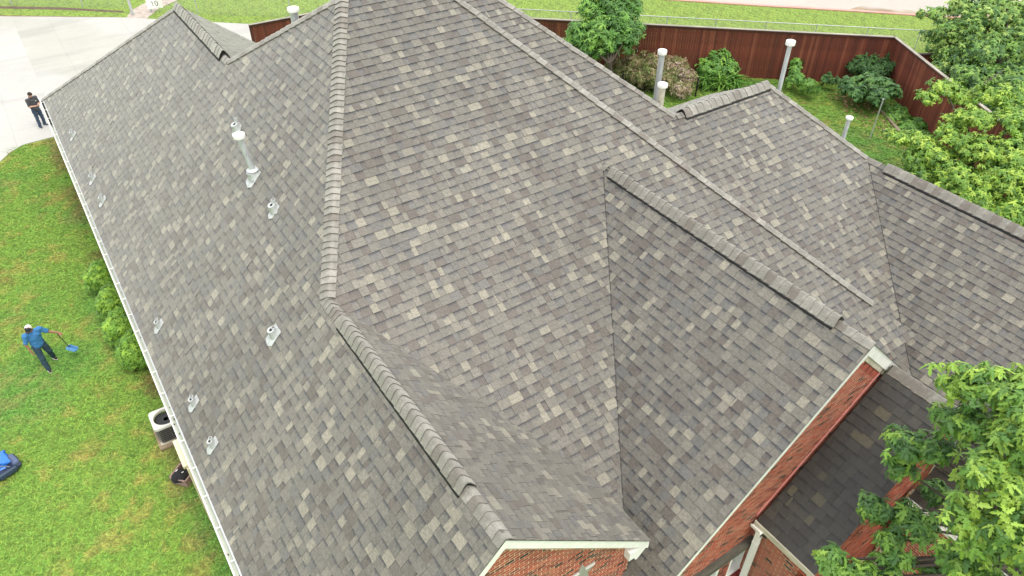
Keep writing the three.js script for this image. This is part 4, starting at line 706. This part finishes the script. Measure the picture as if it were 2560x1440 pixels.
{ // open tote with black cloth
  const t = thing('open_tote', 'open pinkish tote with a black cloth lying in it under the gutter', 'tote', [-0.52, 0, -15.85]); t.rotation.y = 0.7;
  const m = std(L(0.38, 0.26, 0.23), 0.7, { map: grimeTex });
  part('tub', plain([rbox(0.5, 0.03, 0.5, 0.012, 0, 0.03, 0), rbox(0.5, 0.28, 0.025, 0.01, 0, 0.15, 0.24), rbox(0.5, 0.28, 0.025, 0.01, 0, 0.15, -0.24), rbox(0.025, 0.28, 0.5, 0.01, 0.24, 0.15, 0), rbox(0.025, 0.28, 0.5, 0.01, -0.24, 0.15, 0)]), m, t);
  part('rim', plain([rbox(0.56, 0.03, 0.05, 0.012, 0, 0.29, 0.255), rbox(0.56, 0.03, 0.05, 0.012, 0, 0.29, -0.255), rbox(0.05, 0.03, 0.56, 0.012, 0.255, 0.29, 0), rbox(0.05, 0.03, 0.56, 0.012, -0.255, 0.29, 0)]), m, t);
  const g = new THREE.SphereGeometry(0.25, 28, 18), p = g.attributes.position; for (let i = 0; i < p.count; i++) { const x = p.getX(i), y = p.getY(i), z = p.getZ(i), k = 0.8 + 0.5 * fbm(x * 9 + 20, z * 9 + y * 7 + 20, 3); p.setXYZ(i, x * k * 0.95, y * k * 0.6, z * k * 0.8); } g.computeVertexNormals();
  const c = thing('black_jacket', 'crumpled black jacket with white tags heaped in the open tote', 'jacket', [-0.6, 0.25, -15.8]);
  part('cloth', g, std(L(0.012, 0.012, 0.014), 0.9), c); part('tag', plain([box(0.08, 0.006, 0.025, 0.0, 0.17, -0.1).rotateY(0.5), box(0.06, 0.006, 0.02, 0.08, 0.165, 0.06)]), whiteMat, c);
}
{ // duffel bag with a bright blue bag on it
  const t = thing('duffel_bag', 'navy and grey duffel bag on the lawn at the left edge', 'bag', [-4.82, 0, -18.9]); t.rotation.y = 0.35;
  const soft = (w, h, d, r, amp, f) => { const g = new RoundedBoxGeometry(w, h, d, 8, r), p = g.attributes.position; for (let i = 0; i < p.count; i++) { const x = p.getX(i), y = p.getY(i), z = p.getZ(i), k = 1 + amp * (fbm(x * f + 11, z * f + y * f + 31, 3) - 0.5); p.setXYZ(i, x * k, y * k, z * k); } g.computeVertexNormals(); return g; };
  part('body', soft(1.05, 0.34, 0.5, 0.14, 0.75, 5).translate(0, 0.17, 0), std(L(0.022, 0.035, 0.085), 0.75), t);
  part('end_panel', soft(0.2, 0.3, 0.46, 0.08, 0.2, 6).translate(0.38, 0.21, 0), std(L(0.10, 0.13, 0.24), 0.7), t);
  part('pocket', soft(0.5, 0.2, 0.12, 0.05, 0.2, 8).translate(0.1, 0.17, 0.25), std(L(0.035, 0.06, 0.10), 0.6), t);
  part('handle', tube([V(-0.2, 0.3, 0.2), V(0.0, 0.44, 0.12), V(0.2, 0.3, 0.2)], 0.018, 0.018, 6, 12), std(L(0.2, 0.24, 0.26), 0.7), t);
  const b = thing('plastic_bag', 'shiny bright blue plastic bag lying on the duffel bag', 'bag', [-4.9, 0.42, -18.98]); part('film', soft(0.72, 0.3, 0.5, 0.1, 1.3, 8), std(L(0.02, 0.16, 0.62), 0.25), b);
}

// ------------------------------------------------------------------ two men
function sdf(bones, mn, mx, cells, k = 0.03, cut) { // tapered bones joined smoothly; mn, mx: corners of a cube-ish box
  const size = Math.max(mx[0] - mn[0], mx[1] - mn[1], mx[2] - mn[2]) / 2 * 1.06, cx = (mn[0] + mx[0]) / 2, cy = (mn[1] + mx[1]) / 2, cz = (mn[2] + mx[2]) / 2;
  const mc = new MarchingCubes(cells, undefined, false, false, 60000), n = cells; mc.isolation = 0;
  const B = bones.map(([a, b, r0, r1 = r0, sx = 1, sz = 1]) => ({ a, b, r0, r1, sx, sz, d: [b[0] - a[0], b[1] - a[1], b[2] - a[2]] }));
  for (let z = 0; z < n; z++) for (let y = 0; y < n; y++) for (let x = 0; x < n; x++) {
    const P = [cx + ((x - n / 2) / (n / 2)) * size, cy + ((y - n / 2) / (n / 2)) * size, cz + ((z - n / 2) / (n / 2)) * size];
    let s = 9;
    for (const q of B) {
      const ax = (P[0] - q.a[0]) / q.sx, ay = P[1] - q.a[1], az = (P[2] - q.a[2]) / q.sz, dx = q.d[0] / q.sx, dy = q.d[1], dz = q.d[2] / q.sz, dd = dx * dx + dy * dy + dz * dz || 1e-9;
      const t = clamp((ax * dx + ay * dy + az * dz) / dd, 0, 1), e = Math.hypot(ax - dx * t, ay - dy * t, az - dz * t) - lerp(q.r0, q.r1, t);
      const h = clamp(0.5 + (0.5 * (s - e)) / k, 0, 1); s = lerp(s, e, h) - k * h * (1 - h);
    }
    if (cut) s = Math.max(s, cut(P));
    mc.field[x + y * n + z * n * n] = -s;
  }
  mc.update();
  const g = new THREE.BufferGeometry(), c = mc.count, p = mc.positionArray.slice(0, c * 3);
  for (let i = 0; i < c; i++) { p[i * 3] = cx + p[i * 3] * size; p[i * 3 + 1] = cy + p[i * 3 + 1] * size; p[i * 3 + 2] = cz + p[i * 3 + 2] * size; }
  g.setAttribute('position', new THREE.BufferAttribute(p, 3)); g.setAttribute('normal', new THREE.BufferAttribute(mc.normalArray.slice(0, c * 3), 3)); g.setAttribute('uv', new THREE.BufferAttribute(new Float32Array(c * 2), 2));
  const nn = g.attributes.normal; let agree = 0; // make the normals point outward
  for (let i = 0; i + 2 < c; i += 3) { const a = V(p[i * 3], p[i * 3 + 1], p[i * 3 + 2]), b = V(p[i * 3 + 3], p[i * 3 + 4], p[i * 3 + 5]), d = V(p[i * 3 + 6], p[i * 3 + 7], p[i * 3 + 8]), f = b.sub(a).cross(d.sub(a)); agree += Math.sign(f.dot(V(nn.getX(i), nn.getY(i), nn.getZ(i)))); }
  if (agree < 0) for (let i = 0; i < c; i += 3) for (let q = 0; q < 3; q++) { const t = p[(i + 1) * 3 + q]; p[(i + 1) * 3 + q] = p[(i + 2) * 3 + q]; p[(i + 2) * 3 + q] = t; }
  g.computeVertexNormals(); return g;
}
function folds(g, k = 0.012, f = 10) { const p = g.attributes.position, n = g.attributes.normal; for (let i = 0; i < p.count; i++) { const x = p.getX(i), y = p.getY(i), z = p.getZ(i), d = k * (2 * fbm(x * f + y * f * 0.7 + 20, y * f * 1.3 - z * f + 20, 3) - 1); p.setXYZ(i, x + n.getX(i) * d, y + n.getY(i) * d, z + n.getZ(i) * d); } g.computeVertexNormals(); return g; }
const skinMat = (c) => std(L(...c), 0.6, { side: THREE.DoubleSide });
function hand(curl, side) { // palm, five unequal fingers, thumb from the side; points down -y, palm facing +z
  const B = [[[-0.02, -0.02, 0], [-0.022, -0.075, 0.004], 0.016, 0.015], [[0.02, -0.02, 0], [0.024, -0.075, 0.004], 0.016, 0.015], [[0, 0.02, 0], [0, -0.07, 0.002], 0.022, 0.018, 1.2, 0.8]];
  const ln = [0.062, 0.074, 0.068, 0.052];
  for (let f = 0; f < 4; f++) { let x = -0.032 + f * 0.0212, p = [x, -0.078, 0.004], a = curl * 0.6; for (let s = 0; s < 3; s++) { const l = ln[f] * [0.45, 0.32, 0.23][s], q = [p[0] + x * 0.05, p[1] - l * Math.cos(a), p[2] + l * Math.sin(a)]; B.push([p, q, 0.0088 - s * 0.0006, 0.0082 - s * 0.0006]); p = q; a += curl; } }
  B.push([[side * 0.028, -0.02, 0.006], [side * 0.052, -0.05, 0.022], 0.012, 0.0105], [[side * 0.052, -0.05, 0.022], [side * 0.05, -0.082, 0.035 + curl * 0.01], 0.0098, 0.0085]);
  return sdf(B, [-0.08, -0.19, -0.08], [0.08, 0.04, 0.12], 60, 0.008);
}
function place(g, pos, dir, face) { // moves a hand so that its fingers run along dir with the palm towards face
  const y = dir.clone().negate().normalize(), z = face.clone().addScaledVector(y, -face.dot(y)).normalize(), x = y.clone().cross(z);
  return g.applyMatrix4(new THREE.Matrix4().makeBasis(x, y, z)).translate(pos[0], pos[1], pos[2]);
}
function headGeo(c, tilt, turn) {
  const g = sdf([[[0, 0.035, -0.012], [0, 0.05, 0.012], 0.088, 0.086, 0.9, 1.08], [[0, -0.04, 0.02], [0, -0.075, 0.04], 0.06, 0.042, 0.95, 1], [[0, -0.13, -0.03], [0, -0.05, -0.015], 0.056, 0.055], [[0, 0.012, 0.095], [0, -0.02, 0.112], 0.011, 0.016], [[-0.035, 0.022, 0.083], [0.035, 0.022, 0.083], 0.016], [[-0.022, -0.05, 0.085], [0.022, -0.05, 0.085], 0.011], [[-0.082, 0.01, -0.005], [-0.086, -0.025, 0], 0.016, 0.012, 0.5, 1], [[0.082, 0.01, -0.005], [0.086, -0.025, 0], 0.016, 0.012, 0.5, 1]], [-0.14, -0.2, -0.14], [0.14, 0.18, 0.15], 64, 0.018);
  return g.rotateX(tilt).rotateY(turn).translate(...c);
}
function eyes(c, tilt, turn) { const e = []; for (const s of [-1, 1]) e.push(new THREE.SphereGeometry(0.011, 8, 6).translate(s * 0.032, 0.008, 0.088)); e.push(box(0.03, 0.005, 0.006, -0.032, 0.03, 0.097), box(0.03, 0.005, 0.006, 0.032, 0.03, 0.097)); return plain(e).rotateX(tilt).rotateY(turn).translate(...c); }
const shoeGeo = (p, yaw) => plain([sdf([[[0, 0.045, -0.06], [0, 0.04, 0.13], 0.045, 0.038, 1, 1], [[0, 0.07, -0.05], [0, 0.11, -0.055], 0.046, 0.045]], [-0.1, -0.02, -0.14], [0.1, 0.16, 0.2], 34, 0.02, (P) => 0.012 - P[1])]).rotateY(yaw).translate(p[0], p[1], p[2]);
const soleGeo = (p, yaw) => { const s = new THREE.Shape(); s.ellipse(0, 0, 0.052, 0.145, 0, Math.PI * 2); return new THREE.ExtrudeGeometry(s, { depth: 0.022, bevelEnabled: false, curveSegments: 16 }).rotateX(-Math.PI / 2).translate(0, 0, 0.03).rotateY(yaw).translate(p[0], p[1], p[2]); };
function person({ label, pos, turn, joints: J, skin, shirt, jeans, shoe, sole, headTilt, headTurn, extra, curl }) {
  const t = thing('person', label, 'person', pos); t.rotation.y = turn; t.scale.setScalar(1.06);
  const arm = (s) => [[J['sh' + s], J['el' + s], 0.05, 0.042], [J['el' + s], J['wr' + s], 0.042, 0.029]], leg = (s) => [[J['hip' + s], J['kn' + s], 0.082, 0.058], [J['kn' + s], J['an' + s], 0.056, 0.038]];
  const body = sdf([[J.pelvis, J.chest, 0.13, 0.14, 1.15, 0.85], [J.shL, J.shR, 0.06, 0.06], [J.chest, J.neck, 0.09, 0.056], ...arm('L'), ...arm('R'), ...leg('L'), ...leg('R')], J.mn, J.mx, 84, 0.03);
  const dirOf = (a, b) => V(b[0] - a[0], b[1] - a[1], b[2] - a[2]).normalize();
  const hands = ['L', 'R'].map((s) => place(hand(curl[s][0], s === 'L' ? -1 : 1), J['wr' + s], (curl[s][1] || dirOf(J['el' + s], J['wr' + s])), curl[s][2]));
  part('body', plain([body, headGeo(J.head, headTilt, headTurn), ...hands]), skinMat(skin), t);
  part('eye', eyes(J.head, headTilt, headTurn), std(L(0.03, 0.02, 0.015), 0.4), t);
  const half = (a, b, f) => a.map((q, i) => lerp(q, b[i], f));
  part('shirt', folds(sdf([[half(J.pelvis, J.chest, 0.02), J.chest, 0.158, 0.165, 1.16, 0.9], [J.shL, J.shR, 0.083, 0.083], [J.chest, half(J.chest, J.neck, 0.75), 0.12, 0.07], [J.shL, half(J.shL, J.elL, 0.78), 0.078, 0.072], [J.shR, half(J.shR, J.elR, 0.78), 0.078, 0.072]], J.mn, J.mx, 84, 0.035, (P) => J.pelvis[1] - 0.1 + 0.012 * Math.sin(P[0] * 30) - P[1]), 0.022, 9), std(L(...shirt), 0.85, { side: THREE.DoubleSide, map: brickTex }), t);
  part('trousers', folds(sdf([[[J.pelvis[0], J.pelvis[1] + 0.04, J.pelvis[2]], [J.pelvis[0], J.pelvis[1] - 0.06, J.pelvis[2]], 0.14, 0.13, 1.15, 0.95], [J.hipL, J.knL, 0.106, 0.083], [J.knL, J.anL, 0.083, 0.07], [J.hipR, J.knR, 0.106, 0.083], [J.knR, J.anR, 0.083, 0.07]], J.mn, J.mx, 84, 0.03), 0.02, 11), std(L(...jeans), 0.9, { map: brickTex }), t);
  for (const s of ['L', 'R']) { const sh = part('shoe', shoeGeo([J['an' + s][0], Math.max(0, J['an' + s][1] - 0.09), J['an' + s][2]], J['foot' + s]), std(L(...shoe), 0.6), t); part('sole', soleGeo([J['an' + s][0], Math.max(0, J['an' + s][1] - 0.09), J['an' + s][2]], J['foot' + s]), std(L(...sole), 0.6), sh); }
  extra(t, J); return t;
}
{ // man in the blue shirt walking with a scoop; his own left is +x here (he faces +z)
  const J = { pelvis: [0, 0.93, 0], chest: [0.01, 1.27, 0.02], neck: [0.0, 1.47, 0.03], head: [-0.02, 1.6, 0.07], shL: [0.21, 1.40, 0.0], elL: [0.40, 1.17, 0.0], wrL: [0.62, 1.02, 0.07], shR: [-0.2, 1.39, 0.03], elR: [-0.29, 1.12, 0.06], wrR: [-0.27, 0.87, 0.14], hipL: [0.1, 0.9, 0], knL: [0.17, 0.5, -0.02], anL: [0.21, 0.12, -0.19], hipR: [-0.1, 0.9, 0.01], knR: [-0.1, 0.49, 0.17], anR: [-0.1, 0.09, 0.24], footL: 0.3, footR: 0.05, mn: [-0.75, 0, -0.75], mx: [0.8, 1.75, 0.75] };
  person({ label: 'man in a bright blue t-shirt, jeans and pale cap walking on the lawn', pos: [-3.02, 0.02, -22.95], turn: 0.2, joints: J, skin: [0.34, 0.17, 0.11], shirt: [0.10, 0.42, 0.95], jeans: [0.06, 0.13, 0.19], shoe: [0.015, 0.014, 0.014], sole: [0.7, 0.68, 0.62], headTilt: 0.45, headTurn: -0.5, curl: { L: [0.95, V(0.5, -0.75, 0.4), V(0.2, 0.3, 1)], R: [0.35, null, V(0.9, 0, 0.3)] },
    extra: (t, J) => {
      const cap = new THREE.Group(); cap.name = 'cap'; cap.position.set(...J.head); cap.rotation.set(0.45, -0.5, 0, 'YXZ'); t.add(cap);
      part('cap_crown', new THREE.SphereGeometry(0.103, 20, 12, 0, 6.3, 0, 1.62).scale(0.96, 0.95, 1.1).translate(0, 0.045, 0.0), std(L(0.72, 0.68, 0.60), 0.8), cap);
      part('cap_front', new THREE.SphereGeometry(0.106, 16, 10, 0.35, 2.45, 0.35, 1.25).scale(0.96, 0.95, 1.1).translate(0, 0.045, 0.002), std(L(0.02, 0.02, 0.022), 0.8), cap);
      part('cap_bill', new THREE.CylinderGeometry(0.1, 0.1, 0.012, 20, 1, false, -1.5, 3.0).scale(0.85, 1, 1.3).translate(0, 0.045, 0.06), std(L(0.02, 0.02, 0.022), 0.8), cap);
    } });
  const s = thing('hand_scoop', 'blue scoop on a dark handle held by the man in blue', 'scoop'); s.position.set(-3.02, 0.02, -22.95); s.rotation.y = 0.2;
  part('handle', bar(V(0.61, 1.03, 0.06), V(0.72, 0.52, 0.24), 0.014), std(L(0.03, 0.03, 0.03), 0.5), s);
  part('pan', plain([rbox(0.22, 0.02, 0.28, 0.008, 0, 0, 0), rbox(0.02, 0.1, 0.28, 0.008, -0.11, 0.05, 0), rbox(0.02, 0.1, 0.28, 0.008, 0.11, 0.05, 0), rbox(0.22, 0.1, 0.02, 0.008, 0, 0.05, -0.14)]).rotateY(0.8).rotateZ(-0.55).translate(0.75, 0.40, 0.30), std(L(0.10, 0.27, 0.52), 0.5), s);
}
{ // man in the dark grey shirt looking down at what he holds
  const J = { pelvis: [0, 0.95, 0], chest: [0, 1.29, -0.01], neck: [0, 1.48, 0.0], head: [0, 1.61, 0.05], shL: [0.2, 1.41, 0], elL: [0.25, 1.13, 0.06], wrL: [0.06, 1.15, 0.29], shR: [-0.2, 1.41, 0], elR: [-0.26, 1.13, 0.06], wrR: [-0.06, 1.14, 0.29], hipL: [0.1, 0.92, 0], knL: [0.13, 0.5, 0.02], anL: [0.15, 0.09, -0.03], hipR: [-0.1, 0.92, 0], knR: [-0.12, 0.5, 0.03], anR: [-0.14, 0.09, 0.03], footL: 0.25, footR: -0.2, mn: [-0.75, 0, -0.75], mx: [0.75, 1.75, 0.75] };
  person({ label: 'man in a dark grey polo and jeans standing on the concrete by the roof corner', pos: [-0.62, 0.03, -41.75], turn: 0.5, joints: J, skin: [0.52, 0.30, 0.22], shirt: [0.13, 0.13, 0.15], jeans: [0.08, 0.13, 0.22], shoe: [0.03, 0.035, 0.06], sole: [0.5, 0.5, 0.55], headTilt: 0.6, headTurn: 0, curl: { L: [0.8, V(-0.6, 0.1, 0.6), V(-0.6, 0.3, -0.3)], R: [0.8, V(0.6, 0.1, 0.6), V(0.6, 0.3, -0.3)] },
    extra: (t, J) => {
      part('hair', new THREE.SphereGeometry(0.104, 20, 14, 0, 6.3, 0, 1.7).scale(0.97, 1.0, 1.12).rotateX(-0.55).translate(0, 0.048, -0.012).rotateX(0.6).translate(...J.head), std(L(0.03, 0.018, 0.012), 0.85), t);
      part('chest_emblem', box(0.07, 0.02, 0.006, 0.09, 1.31, 0.155).rotateZ(0.0), whiteMat, t);
      part('collar', new THREE.TorusGeometry(0.075, 0.018, 8, 20).rotateX(Math.PI / 2 + 0.35).translate(0, 1.475, 0.012), std(L(0.045, 0.048, 0.058), 0.85), t);
    } });
  const p = thing('phone', 'small dark phone held in both hands by the man in grey', 'phone'); p.position.set(-0.62, 0.03, -41.75); p.rotation.y = 0.5; part('case', rbox(0.08, 0.012, 0.15, 0.005).rotateX(-0.5).translate(0, 1.19, 0.4), blackMat, p); part('strap', new THREE.TorusGeometry(0.04, 0.006, 6, 16).translate(0.03, 1.12, 0.4), whiteMat, p);
}

renderer.render(scene, camera);
